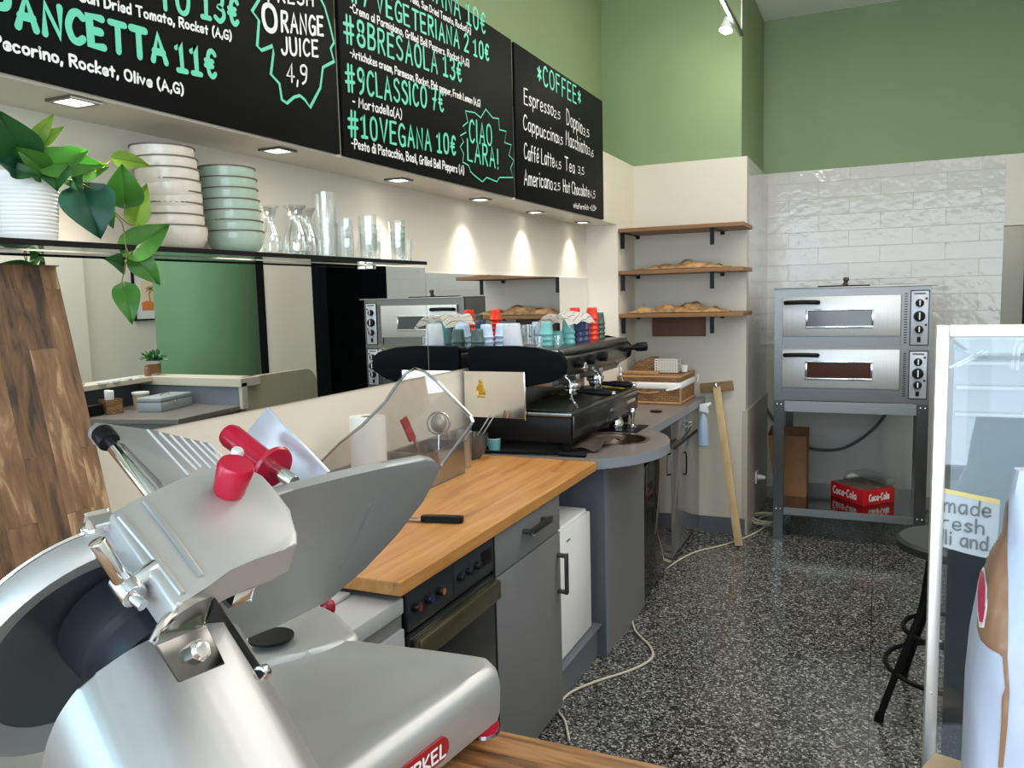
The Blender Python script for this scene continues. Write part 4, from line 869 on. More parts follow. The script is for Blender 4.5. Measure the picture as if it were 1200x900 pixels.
# dough pusher
t = thing('wooden_peel', 'long wooden T shaped peel leaning against the cream wall', 'peel', (-.746, 4.92, 0))
pb_, pt_ = Vector((-.742, 4.915, .012)), Vector((-.915, 5.128, .955)); ax = (pt_-pb_).normalized(); sdv = Vector((1, 0, 0)); sdv = (sdv-ax*sdv.dot(ax)).normalized(); nv = ax.cross(sdv)
obj('pole', B().obox((pb_+pt_)/2, sdv, nv, ax, .047, .022, (pt_-pb_).length, .003), M_pine, t)
hd = Vector((-.915, 5.150, .962)); hx = Vector((1, 0, .11)).normalized(); hz = Vector((-.11, 0, 1)).normalized()
obj('head', B().obox(hd+Vector((-.005, 0, -.01)), hx, Vector((0, 1, 0)), hz, .205, .024, .062, .005), M_peelw, t)
obj('bolt', B().obox(hd+Vector((-.002, -.026, -.005)), hx, Vector((0, 1, 0)), hz, .014, .018, .05, .004), M_steelB, t)

# ================================================================== PIZZA OVEN ON ITS STAND
OX0, OX1, OY, OYB = -.578, .276, 5.19, 5.94
t = thing('oven_stand', 'dark steel stand with a lower shelf carrying the pizza oven', 'stand', (-.15, 5.55, 0))
M_legs = mat('leg_steel', (.16, .16, .155), .28, .9)
for x0, x1, y0, y1 in ((OX0, OX0+.062, OY, OY+.05), (OX1-.062, OX1, OY, OY+.05), (OX0, OX0+.05, OYB-.05, OYB), (OX1-.05, OX1, OYB-.05, OYB)):
    lg = obj('leg', B().box(x0, x1, y0, y1, 0, .878, .002), M_legs, t, smooth=False)
    if y0 == OY:
        for z in (.85, .19):
            for k in (.3, .7): obj('bolt', B().sphere((x0+(x1-x0)*k, OY-.002, z), .006, (1, .6, 1), 8), M_steelB, lg)
obj('top_beam', B().box(OX0+.062, OX1-.062, OY+.004, OY+.02, .805, .872, .001), M_steel, t, smooth=False)
obj('rear_beam', B().box(OX0+.05, OX1-.05, OYB-.02, OYB-.004, .80, .87, .001), M_legs, t, smooth=False)
obj('shelf', B().box(OX0+.01, OX1-.01, OY+.012, OYB-.005, .178, .20, .001), mat('shelf_steel', (.30, .30, .30), .12, 1.0), t, smooth=False)
obj('shelf_lip', B().box(OX0+.062, OX1-.062, OY+.004, OY+.012, .155, .20, .001), M_steel, t, smooth=False)
t = thing('pizza_oven', 'stainless double deck pizza oven on the dark steel stand', 'oven', (-.15, 5.56, .878))
z0, z1 = .878, 1.565
obj('body', B().box(OX0, OX1, OY+.03, OYB, z0, z1-.012, .004), M_steel, t)
obj('top_plate', B().box(OX0-.005, OX1+.03, OY-.02, OYB+.02, z1-.012, z1-.004, .002), M_steel, t)
b = B(); b.box(OX0, -.532, OY, OY+.03, z0, z1-.012); b.box(.122, OX1, OY, OY+.03, z0, z1-.012); b.box(-.532, .122, OY, OY+.03, z1-.062, z1-.012); b.box(-.532, .122, OY+.012, OY+.03, z0, z1-.06); b.box(-.532, .122, OY, OY+.03, z0, z0+.06)
b.box(-.532, .122, OY+.002, OY+.03, 1.185, 1.215)
obj('front_frame', b, mat('oven_steel', (.23, .225, .215), .34, 1.0, noise=(6, .15, (1, 1, 40))), t, smooth=False)
M_win = [mat('oven_window_grey', (.045, .05, .055), .12, spec=.7), mat('oven_window_brown', (.060, .022, .014), .12, spec=.7)]
for k, (za, zb) in enumerate(((1.245, 1.502), (.965, 1.172))):
    za, zb = ((1.268, 1.505), (.958, 1.190))[k]
    d = obj('oven_door', B().box(-.530, .118, OY-.022, OY+.010, za, zb, .004), M_steelB if False else mat('door_steel', (.66, .66, .655), .38, .6, noise=(5, .10, (40, 1, 1))), t)
    w0, w1, c0_, c1_ = -.385, -.035, za+.062, za+.152
    fr = B()
    for a in ((w0-.012, w1+.012, c0_-.012, c0_), (w0-.012, w1+.012, c1_, c1_+.012), (w0-.012, w0, c0_, c1_), (w1, w1+.012, c0_, c1_)): fr.box(a[0], a[1], OY-.028, OY-.020, a[2], a[3], .002)
    obj('window_frame', fr, M_steelB, d); obj('window', B().box(w0, w1, OY-.024, OY-.019, c0_, c1_), M_win[k], d, smooth=False)
    obj('handle', B().tube([(-.508, OY-.02, zb-.035), (-.505, OY-.05, zb-.033), (-.42, OY-.056, zb-.031), (-.335, OY-.05, zb-.033), (-.33, OY-.02, zb-.035)], .013, 10, 4), M_black, d)
    pz0, pz1 = ((1.215, 1.528), (.905, 1.182))[k]
    p = obj('control_panel', B().box(.168, .262, OY-.006, OY, pz0, pz1, .002), mat('panel_silver', lin(186, 190, 196), .35, .3), t)
    fr = B()
    for a in ((.166, .264, pz0-.002, pz0+.003), (.166, .264, pz1-.003, pz1+.002), (.166, .170, pz0, pz1), (.260, .264, pz0, pz1)): fr.box(a[0], a[1], OY-.0075, OY-.005, a[2], a[3])
    obj('border', fr, M_black, p, smooth=False)
    obj('maker_mark', B().box(.185, .245, OY-.0072, OY-.006, pz1-.022, pz1-.013), M_greyD, p, smooth=False)
    hgt = pz1-pz0
    for fz, r in ((.77, .023), (.53, .031), (.29, .023)):
        kz = pz0+hgt*fz; kn = obj('knob', B().cyl((.214, OY-.004, kz), (.214, OY-.028, kz), r, r*.9, 24, .003), M_black, p)
        obj('pointer', B().box(.2105, .2175, OY-.031, OY-.027, kz-r*.6, kz+r*.7, .001), M_whitep, kn)
        if r < .03: obj('pilot_lamp', B().cyl((.248, OY-.004, kz+.026), (.248, OY-.010, kz+.026), .006), M_black, p)
    obj('switch', B().box(.205, .223, OY-.012, OY-.005, pz0+hgt*.06, pz0+hgt*.155, .002), M_black, p)
    vb = B()
    for i in range(20): vb.box(.136, .152, OY-.001, OY+.002, pz0+.012+i*(hgt-.024)/19.5, pz0+.017+i*(hgt-.024)/19.5)
    obj('vent_slots', vb, M_black, t, smooth=False)
t = thing('pan_lid', 'dark flat plate with a small knob on top of the pizza oven', 'lid', (-.19, 5.45, z1-.004))
obj('plate', B().box(-.34, -.05, 5.3, 5.6, z1-.004, z1+.004, .002), M_blackm, t)
obj('knob', B().rev([(0, 0), (.022, 0), (.012, .012), (.012, .022), (.018, .035), (.014, .048), (0, .05)], (-.19, 5.42, z1+.004), (.15, 0, 1), 16), mat('knob_brown', (.06, .045, .03), .4), t)
# on the stand's shelf
t = thing('drinks_tray', 'red cardboard drinks tray with white script and clear wrap on the stand shelf', 'box', (-.08, 5.55, .20))
A3, B3, C3 = Vector((-.262, 5.60, .2)), Vector((-.062, 5.36, .2)), Vector((.118, 5.545, .2)); D3 = A3+C3-B3
M_cola = mat('cola_red', lin(196, 24, 34), .4)
obj('tray', B().prism([A3, B3, C3, D3], (0, 0, .098), .004), M_cola, t)
obj('top', B().prism([A3+(D3-A3)*.04+(B3-A3)*.04+Vector((0, 0, .0985)), B3+Vector((-.004, .02, .0985)), C3+Vector((-.02, 0, .0985)), D3+Vector((0, -.02, .0985))], (0, 0, .002)), mat('tray_top', lin(104, 92, 84), .5), t)
wr = [p+Vector((0, 0, .10)) for p in (A3+(D3-A3)*.35, B3+(C3-B3)*.55, C3-(C3-B3)*.04, D3)]
obj('clear_wrap', B().prism(wr, (.03, .04, .05), .01), glass_mat('film', (.85, .86, .86), .08, .1), t)
def tray_text(P, Q, frac0, frac1, hh):
    d = (Q-P); n_ = Vector((d.y, -d.x, 0)).normalized(); a = P+d*frac0+Vector((0, 0, .030)); b_ = P+d*frac1+Vector((0, 0, .030))
    lettering(t, 'Coca-Cola', a+n_*.001, b_+n_*.001, hh, M_white_ink, .007, nrm=n_)
tray_text(A3, B3, .10, .80, .046); tray_text(B3, C3, .18, .80, .042)
t = thing('paper_bag', 'tall open brown paper bag standing behind the left stand leg', 'bag', (-.51, 5.62, .20))
bx = [(-.60, 5.50), (-.405, 5.50), (-.405, 5.66), (-.60, 5.66)]
bm = bmesh.new(); lo = [bm.verts.new((x, y, .2)) for x, y in bx]; hi = [bm.verts.new((x+(-.05 if x < -.5 else -.002), y+(.03 if y > 5.6 else 0), .60+(.035 if y > 5.6 else 0))) for x, y in bx]
bm.faces.new(lo)
for i in range(4): bm.faces.new((lo[i], lo[(i+1) % 4], hi[(i+1) % 4], hi[i]))
bmesh.ops.subdivide_edges(bm, edges=bm.edges, cuts=5, use_grid_fill=True)
rr = random.Random(2)
for v in bm.verts:
    if v.co.z > .21: v.co += Vector((rr.uniform(-.003, .003), rr.uniform(-.003, .003), 0))
bmesh.ops.solidify(bm, geom=list(bm.faces), thickness=.002)
obj('bag', bm, mat('kraft_paper', lin(132, 96, 64), .85, noise=(12, .2)), t, smooth=False)

# cables and socket
M_cable = mat('cable_cream', lin(196, 192, 172), .5); M_cabled = mat('cable_grey', lin(92, 92, 94), .5)
fl = lambda u, v, z=.007: onz(u, v, z)
cp = [fl(*p) for p in ((667, 868), (662, 845), (654, 830), (668, 812), (700, 798), (740, 785), (763, 772), (762, 758), (744, 738), (742, 716), (755, 690), (780, 667), (812, 648), (850, 638), (882, 626), (905, 612))]
obj('extension_cord', B().tube(cp, .005, 8, 8), M_cable, label='cream extension cord snaking along the floor in front of the cabinets', cat='cord')
lp = []
for k in range(70):
    a = k*.36; lp.append(Vector((-.655+(.07+.0007*k)*cos(a)+.02*sin(a*.37), 5.52+(.13+.02*sin(k*.3))*sin(a), .007+.0006*k)))
obj('cable_coil', B().tube(lp, .005, 6), M_cable, label='loose coil of cream cable on the floor beside the stand leg', cat='cord')
obj('power_cable', B().tube([ony(u, v, BY-.03) for u, v in ((893, 470), (900, 482), (912, 498), (935, 520), (960, 527), (985, 526), (1008, 515), (1028, 498), (1040, 482))], .011, 8, 5), M_cabled, label='grey power cable hanging on the wall behind the oven stand', cat='cable')
t = thing('wall_socket', 'white wall socket with plug low on the pillar side', 'socket', (PX+.012, 5.60, .26))
obj('plate', B().box(PX+.012, PX+.022, 5.565, 5.645, .25, .33, .003), M_white, t)
obj('plug', B().cyl((PX+.022, 5.605, .29), (PX+.075, 5.605, .288), .02, .014, 14, .003), M_white, t)

# ================================================================== FOREGROUND COUNTER AND SLICER
obj('serving_counter', B().box(-1.62, .42, -.25, 1.071, CT-.040, CT, .004), M_counter, label='warm wooden serving counter in the foreground under the slicer', cat='counter', smooth=False)
obj('counter_base', B().box(-1.6, .06, -.15, .98, 0, CT-.04), M_grey, label='grey base below the wooden serving counter', cat='cabinet', smooth=False)
# acacia board leaning on the mirror
Ptop, Pbot = Vector((-1.612, 1.18, 1.625)), Vector((-1.42, 1.18, CT+.001))
Pbot = Vector((-1.40, 1.05, CT)); 
ax = Vector((-1.612, 0, 1.630))-Vector((-1.455, 0, CT)); L = ax.length; ax.normalize(); nn = Vector((ax.z, 0, -ax.x))
bm = B(); bm.obox(Vector((0, 0, 0)), Vector((0, 1, 0)), nn, Vector((0, 0, 1)).cross(Vector((0, 1, 0))).cross(Vector((0, 1, 0)))*-1 if False else ax, .70, .026, L, .005)
o = obj('acacia_board', bm, M_acacia, label='large acacia wood board leaning upright against the mirror on the left', cat='board', smooth=False)
o.location = Vector((-1.455, .833, CT))+ax*(L/2)+nn*.013; o.data.transform(Matrix.Translation((0, 0, -L/2*ax.z)))

YW = radians(9.5); SY = Vector((sin(YW), cos(YW), 0)); SX = Vector((cos(YW), -sin(YW), 0)); SZv = Vector((0, 0, 1))
TAU = radians(27); E2 = SX*sin(TAU)+SZv*cos(TAU); NB = SX*cos(TAU)-SZv*sin(TAU)      # blade plane: SY and E2, NB looks to the back
SO = at(106, 752, .90)
sl = thing('meat_slicer', 'large cast aluminium meat slicer with red knobs on the wooden counter', 'slicer', (SO.x+.15, SO.y+.15, CT))
def bl(u, v, n_=0.0): return onp(u, v, SO+NB*n_, NB)               # on a plane parallel to the blade
def tp(u, v, e=0.0): return onp(u, v, SO+E2*e, E2)                 # on a plane square to it, facing up along the blade
def cr_(u, v, y): return onp(u, v, SO+SY*y, SY)                    # on a cross plane
def rev2(c, prof, n_=NB, seg=64): return B().rev(prof, c, n_, seg)
# blade, ring guard and hub
obj('ring_guard', rev2(SO, [(.110, -.022), (.139, -.022), (.144, -.012), (.144, .006), (.138, .014), (.111, .002), (.110, -.022)]), M_alu, sl, label='silver blade ring guard')
obj('blade_back', rev2(SO, [(0, -.010), (.05, -.010), (.09, -.006), (.1115, .001), (.1115, -.02), (0, -.02)]), mat('blade_dark', (.17, .185, .21), .32, .85), sl, label='dark blade back plate')
obj('blade', rev2(SO, [(0, -.034), (.136, -.030), (.138, -.028), (.136, -.026), (0, -.024)]), M_steelB, sl)
HC = bl(140, 722, 0)
hb = obj('hub', rev2(HC, [(0, -.004), (.066, -.004), (.068, .002), (.066, .045), (.058, .052), (.058, .082), (0, .082)], NB, 48), mat('hub_dark', (.018, .020, .027), .32), sl)
# motor housing: arched hood sweeping towards the photographer
HN = .085
hp = [bl(u, v, HN) for u, v in ((288, 752), (281, 736), (268, 727), (252, 725), (205, 737), (160, 757), (122, 782), (98, 800), (78, 824), (62, 852), (50, 890), (46, 940), (60, 1000), (120, 1060), (240, 1060), (320, 960), (318, 860))]
hp = catmull(hp+[hp[0]], 3)[:-1]
hv = NB*.30-SY*.045-SZv*.06; hb2 = B().prism(hp, hv, .014, 4)
for v in hb2.bm.verts: v.co.z = max(v.co.z, CT+.02)
obj('motor_housing', hb2, M_alu3, sl)
# sharpener hood on the blade top
HE = .165
top = [(128, 601), (150, 590), (182, 575), (215, 560), (247, 550), (270, 546), (290, 547), (308, 556), (325, 574), (340, 598), (349, 622), (350, 637), (330, 645), (300, 655), (270, 668), (240, 684), (214, 706), (206, 712)]
tpz = [tp(u, v, HE) for u, v in top]
obj('sharpener_hood', B().prism(tpz, E2*-.042, .012, 4), M_alu, sl)
rb = B()
for (a, b_) in (((141, 606), (214, 697)), ((170, 588), (236, 676))):
    rb.tube([tp(*a, HE+.0005), tp((a[0]+b_[0])/2+1, (a[1]+b_[1])/2-1, HE+.0015), tp(*b_, HE+.0005)], .0035, 8, 3)
obj('hood_ridge', rb, M_alu3, sl)
obj('hood_bolt', B().obox(tp(131, 613, HE-.02)-SY*.012, SY, E2, NB, .02, .02, .022, .003), M_steelB, sl)
KB = tp(268, 577, HE); KT = KB+E2*.040
kn = obj('lock_knob', B().rev([(0, 0), (.0175, 0), (.0185, .004), (.0215, .036), (.0195, .041), (0, .043)], KB, E2, 28), M_red, sl, label='red lock knob on the sharpener hood')
obj('cap_stud', B().rev([(0, 0), (.007, 0), (.008, .003), (.008, .012), (.006, .015), (0, .015)], tp(275, 541, HE)+E2*.004, E2, 20), M_whitem, sl)
# small latch rods at the ring end
q0, q1, q2 = bl(113, 634, .050), bl(148, 688, .075), bl(186, 664, .075)
lt = obj('latch_rod', B().cyl(q0, q1, .0085, .0085, 16, .002), M_steelB, sl)
obj('latch_arm', B().cyl(q1, q2, .008, .010, 14, .002).cyl(q1-NB*.012, q1+NB*.016, .013, .013, 18, .002).cyl(q1+NB*.016+SY*-.002, q1+NB*.030, .006, .006, 10), M_steelB, lt)
# thickness plate (gauge plate)
gp = [(252, 612), (300, 588), (345, 574), (400, 560), (452, 548), (498, 538), (510, 540), (516, 548), (510, 564), (497, 588), (466, 628), (428, 668), (384, 706), (330, 732), (284, 752), (272, 744), (262, 722), (250, 680)]
obj('gauge_plate', B().prism([bl(u, v, -.004) for u, v in gp], NB*-.016, .004, 3), M_alu2, sl, label='grey thickness gauge plate')
obj('plate_crease', B().tube([bl(438, 582, -.004), bl(420, 625, -.0035), bl(397, 668, -.004)], .0012, 6, 3), mat('crease_grey', (.20, .20, .205), .5, .3), sl)
# bracket with bolt on the motor housing and the dark blade stop
zb = bl(205, 765, .10)
br_ = [(180, 757), (208, 801), (262, 779), (240, 733)]
bp = [onp(u, v, at(215, 768, .735), (E2*.75+NB*.55).normalized()) for u, v in br_]; bn = (bp[1]-bp[0]).cross(bp[2]-bp[0]).normalized(); bn = bn if bn.dot(CAM-bp[0]) > 0 else -bn
bk_ = obj('bracket', B().prism(bp, bn*.004, .0015), mat('bracket_steel', (.17, .165, .155), .22, 1.0), sl, label='polished steel bracket')
bc = sum(bp, Vector())/4
obj('hex_bolt', B().cyl(bc+bn*.004, bc+bn*.018, .0105, .0105, 6).rev([(0, .018), (.009, .018), (.007, .022), (0, .023)], bc, bn, 16), M_steelB, bk_)
arm = [at(u, v, d_) for u, v, d_ in ((178, 752, .745), (192, 728, .76), (214, 708, .79), (226, 690, .83))]
obj('bracket_arm', B().tube(arm, .0035, 8, 4), M_steelB, bk_)
pl_ = [at(u, v, d_) for u, v, d_ in ((182, 752, .75), (240, 700, .83), (252, 700, .83), (310, 792, .74), (302, 796, .73), (262, 735, .77))]
obj('deflector', B().prism([at(180, 757, .742), at(189, 739, .75), at(211, 715, .785), at(226, 691, .835), at(250, 699, .835), at(239, 735, .765)], NB*-.004, .001), mat('deflector_steel', (.40, .38, .36), .16, 1.0), sl)
obj('guide_plate', B().prism([at(251, 699, .84), at(228, 732, .80), at(262, 728, .78), at(304, 797, .735), at(311, 790, .735)], Vector((-.003, .004, -.002)), .0008), mat('guide_dark', (.05, .05, .05), .25, .8), sl, label='dark thin guide plate')
obj('guide_pin', B().cyl(at(303, 790, .74), at(312, 786, .75), .007, .007, 12, .001), M_steelB, sl)
hk = obj('stop_clamp', B().obox(at(268, 683, .93), SY, NB, E2, .028, .05, .020, .003), M_steelB, sl)
# base casting with sloping back, feet and badge
bz = CT+.03
base_top = [(-.512, 1.045), (-.53, 1.068), (-.56, 1.075), (-.72, 1.062), (-.98, 1.03), (-1.05, .97), (-1.02, .60), (-.62, .52), (-.575, .56), (-.545, .80)]
def bp3(p, z): return Vector((p[0], p[1], z))
bm = bmesh.new(); prof = [(1.0, bz, 0), (1.0, bz+.012, .004), (1.0, bz+.055, .006), (1.0, bz+.072, .003), (1.0, bz+.082, -.006), (1.0, bz+.086, -.018), (1.0, bz+.080, -.05), (1.0, bz+.077, -.09)]
bt = catmull([Vector((*p, 0)) for p in base_top]+[Vector((*base_top[0], 0))], 6)[:-1]; cen = Vector((-.79, .82, 0)); rings = []
for _, z, off in prof:
    r = []
    for p in bt:
        d_ = (p-cen); k = 1+off/d_.length; r.append(bm.verts.new((cen.x+d_.x*k, cen.y+d_.y*k, z)))
    rings.append(r)
for A, C2 in zip(rings, rings[1:]):
    for i in range(len(A)): bm.faces.new((A[i], A[(i+1) % len(A)], C2[(i+1) % len(A)], C2[i]))
bm.faces.new(rings[0][::-1]); bm.faces.new(rings[-1]); bmesh.ops.recalc_face_normals(bm, faces=bm.faces)
obj('base', bm, M_alu, sl)
# raised saddle at the far side of the base
sdl = [onz(u, v, bz+.088) for u, v in ((300, 728), (340, 712), (378, 706), (398, 716), (424, 742), (410, 752), (360, 762), (300, 778), (270, 770))]
obj('base_saddle', B().prism(sdl, (0, 0, -.07), .026, 5), M_alu, sl)
sc_ = onz(318, 748, bz+.0955)
obj('drain_disc', B().cyl(sc_, sc_+Vector((0, 0, .004)), .036, .036, 32), M_black, sl)
for u, v in ((566, 857),):
    P = onz(u, v, CT); ft = obj('foot', B().rev([(0, .003), (.024, .003), (.026, .010), (.020, .03), (.014, .045), (0, .045)], P, seg=24), M_red, sl, label='red foot'); obj('pad', B().cyl(P, P+Vector((0, 0, .005)), .027, .025, 24), M_glass, ft)
for P in (Vector((-.63, .60, CT)), Vector((-.98, .64, CT)), Vector((-.97, .98, CT))): obj('foot', B().rev([(0, 0), (.024, 0), (.026, .010), (.020, .03), (0, .032)], P, seg=20), M_redD, sl)
kn2 = obj('rear_knob', B().sphere(onz(384, 712, CT+.05), .016, (1, 1, 1.2)), M_redD, sl, label='dark red knob at the far side')
# name badge on the front face
fa, fb = Vector((-.5425, .80, bz+.038)), Vector((-.5135, 1.02, bz+.038)); fd = (fb-fa).normalized(); fn = Vector((fd.y, -fd.x, 0)).normalized()
bpts = []
bc_ = Vector((-.5335, .850, bz+.033)); wl, hl = .062, .0165
fd = Vector((.145, .989, 0)).normalized(); fn = Vector((fd.y, -fd.x, 0))
for k in range(28):
    a = 2*pi*k/28; cx, sx_ = cos(a), sin(a)
    bpts.append(bc_+fd*(wl-hl if cx > 0 else -(wl-hl))+fd*hl*cx+SZv*hl*sx_+fn*.001)
bd_ = obj('name_badge', B().prism(bpts, fn*.0035, .0004), mat('badge_red', lin(150, 24, 30), .35), sl, label='dark red name badge with white letters')
lettering(bd_, 'BERKEL', bc_-fd*.048-SZv*.009+fn*.0045, bc_+fd*.050-SZv*.009+fn*.0045, .018, M_white_ink, .0032, nrm=fn, jit=0)
# carriage: ribbed tray, arm, chrome rod
TE = .10
trp = [(104, 501), (112, 494), (180, 503), (247, 519), (258, 540), (250, 565), (205, 580), (190, 566), (147, 519), (130, 517), (112, 512)]
obj('product_tray', B().prism([tp(u, v, TE) for u, v in trp], E2*-.014, .003), M_alu2, sl, label='grey ribbed product tray')
rb = B()
for a, b_ in (((173, 504), (221, 557)), ((187, 507), (231, 551)), ((200, 510), (236, 548)), ((212, 512), (247, 549)), ((224, 515), (254, 545)), ((235, 518), (262, 544)), ((245, 520), (268, 542))):
    rb.tube([tp(*a, TE+.0002), tp(*b_, TE+.0002)], .0017, 8)
obj('tray_rib', rb, M_whitem, sl)
obj('slide_rod', B().cyl(tp(121, 509, TE-.004), tp(186, 590, TE-.004), .0085, .0085, 16, .001), M_chrome, sl, label='chrome slide rod')
obj('rod_collar', B().cyl(tp(119, 507, TE-.002), tp(129, 519, TE-.002), .0145, .0145, 20, .003), M_black, sl)
# red pusher handle with flange
hy = .30
h0, h1 = cr_(265, 507, hy), cr_(318, 546, hy)
hax = (h1-h0).normalized(); HL = (h1-h0).length
obj('pusher_handle', B().rev([(0, 0), (.010, .001), (.0165, .006), (.0185, .014), (.0175, .05), (.0165, HL-.012), (.017, HL-.004), (.031, HL), (.033, HL+.003), (.031, HL+.008), (.012, HL+.009), (0, HL+.010)], h0, hax, 32), M_red, sl, label='red pusher handle with round flange')
obj('handle_stub', B().cyl(h1+hax*.005, h1+hax*.05, .010, .010, 14, .001), M_steelB, sl)
obj('meat_pusher', B().prism([cr_(u, v, .36) for u, v in ((312, 478), (384, 553), (372, 575), (290, 590), (250, 555), (262, 540))], SY*.006, .001), mat('pusher_white', lin(206, 212, 224), .3, .4), sl, label='pale pusher plate')
# clear hand guard
gg = [(372, 545), (398, 519), (425, 498), (452, 470), (466, 449), (476, 437), (486, 432), (497, 435), (512, 447), (551, 487), (554, 494), (550, 502), (518, 545), (505, 560), (440, 575), (390, 575)]
obj('hand_guard', B().prism([cr_(u, v, .60) for u, v in gg], SY*.005), M_acryl, sl, label='clear acrylic hand guard', smooth=False)
ge_ = B().tube([cr_(u, v, .600) for u, v in gg[:13]], .0028, 6)
obj('guard_edge', ge_, glass_mat('acryl_edge', (.62, .63, .64), .3, .1), sl)

# ================================================================== DISPLAY CASE, FLOUR BAG, STOOL
DY = 1.25; DX0, DX1, DZ0, DZ1 = .073, .95, .80, 1.496
t = thing('display_case', 'tall aluminium framed glass display case at the right edge', 'display case', (.5, 1.5, 0))
M_frame = mat('alu_frame', (.84, .80, .76), .36, .7)
b = B(); b.box(DX0, DX0+.016, DY, DY+.03, .30, DZ1, .002); b.box(DX0+.016, DX1, DY, DY+.03, DZ1-.016, DZ1, .002); b.box(DX1-.016, DX1, DY, DY+.03, .30, DZ1-.016, .002)
obj('frame', b, M_frame, t)
b = B()
for p in ((.09, DY-.0015, 1.05), (.081, DY-.0015, .97)): b.cyl(p, (p[0], DY, p[2]), .0016, .0016, 10)
obj('rivet', b, M_steelB, t)
obj('front_pane', B().box(DX0+.016, DX1-.016, DY+.010, DY+.014, .30, DZ1-.016), glass_mat('case_glass', (.86, .89, .91), .045), t, smooth=False)
obj('reflection_back', B().box(DX0+.058, DX1, DY+.46, DY+.47, 1.05, DZ1-.02), mat('reflected_street', lin(204, 208, 209), .3), t, smooth=False)  # pale colour stands in for the bright street mirrored in the glass
obj('reflection_back_low', B().box(DX0+.058, DX1, DY+.46, DY+.47, .30, 1.05), mat('reflected_dark', lin(44, 46, 52), .3), t, smooth=False)  # dark colour stands in for the glass's darker lower reflection
obj('top_shelf', B().box(DX0+.055, DX1, DY+.06, DY+.45, 1.445, 1.451), M_shelfglass, t, smooth=False)
obj('base_plate', B().box(DX0+.05, DX1, DY+.03, DY+.46, .30, .33), M_steelD, t, smooth=False)
b = B()
for z in (1.405, 1.36, 1.31): b.box(DX0+.06, DX1, DY+.44, DY+.458, z, z+.006)
obj('back_rail', b, M_whitem, t, smooth=False)  # thin pale strips standing for the whitish streaks in the case
obj('shelf_edge', B().box(DX0+.055, DX1, DY+.44, DY+.456, 1.432, 1.446), mat('teal_edge', lin(150, 196, 186), .2), t, smooth=False)
obj('plinth', B().box(DX0+.06, DX1, DY+.02, DY+.46, 0, .30), M_steelD, t, smooth=False)
for k, pts in enumerate((((1113, 431), (1135, 420), (1152, 411)), ((1122, 430), (1142, 420), (1158, 412)), ((1186, 432), (1188, 410), (1192, 399), (1199, 398)), ((1192, 434), (1194, 412), (1199, 402)))):
    obj('reflected_streak', B().tube([ony(u, v, DY+.10) for u, v in pts], .0022, 6, 3), mat('streak_white', (.85, .86, .87), .3), t)  # white streaks of the reflected street, drawn as thin tubes
# sticker on the glass
st = [ony(u, v, DY+.008) for u, v in ((1104, 572), (1172, 586), (1168, 655), (1150, 653), (1130, 648), (1103, 640))]
sk = obj('notice', B().prism(st, (0, .0012, 0)), mat('notice_white', lin(204, 210, 214), .5), None, label='white paper notice with grey lettering made fresh behind the case glass', cat='sign', smooth=False)
obj('reflected_line', B().prism([ony(u, v, DY+.0072) for u, v in ((1104, 572), (1172, 586), (1172, 592), (1104, 577))], (0, .0006, 0)), mat('reflection_yellow', lin(236, 214, 140), .5), sk, smooth=False)  # yellow road line of the reflection, laid on as a strip
M_gink = mat('grey_ink', lin(120, 126, 130), .5)
for tx, u0, v0, u1, v1, c in (('made', 1106, 599, 1160, 606, 17), ('resh', 1104, 618, 1152, 626, 16), ('lli and', 1103, 636, 1156, 645, 16)):
    a_ = ony(u0, v0, DY+.0072); b_ = ony(u1, v1, DY+.0072); lettering(sk, tx, a_, b_, (ony(u0, v0-c, DY+.0072)-a_).length, M_gink, .0022, nrm=Vector((0, -1, 0)), jit=.1)
# pale wooden board under the flour bag
cz_ = CT+.028; c0_ = onz(1095, 881, cz_); da, db = Vector((.957, -.29, 0)), Vector((-.36, -.93, 0))
pbd = [c0_, c0_+da*.46, c0_+da*.46+db*.40, c0_+db*.40]
obj('wooden_tray', B().prism([p-Vector((0, 0, .0275)) for p in pbd], (0, 0, .0275), .002), M_pale, label='pale wooden board on the counter under the flour bag', cat='board', smooth=False)
# flour bag
FYc = 1.06
def fb(u, v): p = ony(u, v, FYc); return p
Z0 = cz_+.001
lft = [(.110, Z0), (.104, Z0+.02), (.1045, Z0+.10), (.105, Z0+.17), (.108, Z0+.225), (.114, Z0+.275), (.125, Z0+.322), (.1365, Z0+.350), (.1395, Z0+.395), (.145, Z0+.428)]
bm = bmesh.new(); rows = []; NS = 40; BXR = .40
rnd = random.Random(5)
for k in range(len(lft)*3-2):
    i, f_ = divmod(k, 3); f_ /= 3
    if i >= len(lft)-1: xl, z = lft[-1]
    else: xl = lft[i][0]+(lft[i+1][0]-lft[i][0])*f_; z = lft[i][1]+(lft[i+1][1]-lft[i][1])*f_
    xr = .55-xl; cx = .275; hx_ = cx-xl; tz = (z-Z0)/.428; dy = .085*(1-.80*max(0, tz-.55)/.45)*(.9+.1*min(1, tz*8))
    row = []
    for s_ in range(NS):
        a = 2*pi*s_/NS; ca, sa = cos(a), sin(a); e = .55
        x = cx+hx_*math.copysign(abs(ca)**e, ca); y = FYc+.0+dy*math.copysign(abs(sa)**e, sa)
        wr_ = .0022*sin(9*a+k*.7)+.002*sin(23*z*9+3*a)
        row.append(bm.verts.new((x, y+wr_*(1 if abs(sa) > .3 else .4), z)))
    rows.append(row)
for A, C2 in zip(rows, rows[1:]):
    for s_ in range(NS): bm.faces.new((A[s_], A[(s_+1) % NS], C2[(s_+1) % NS], C2[s_]))
bm.faces.new(rows[0][::-1]); bm.faces.new(rows[-1]); bmesh.ops.recalc_face_normals(bm, faces=bm.faces)
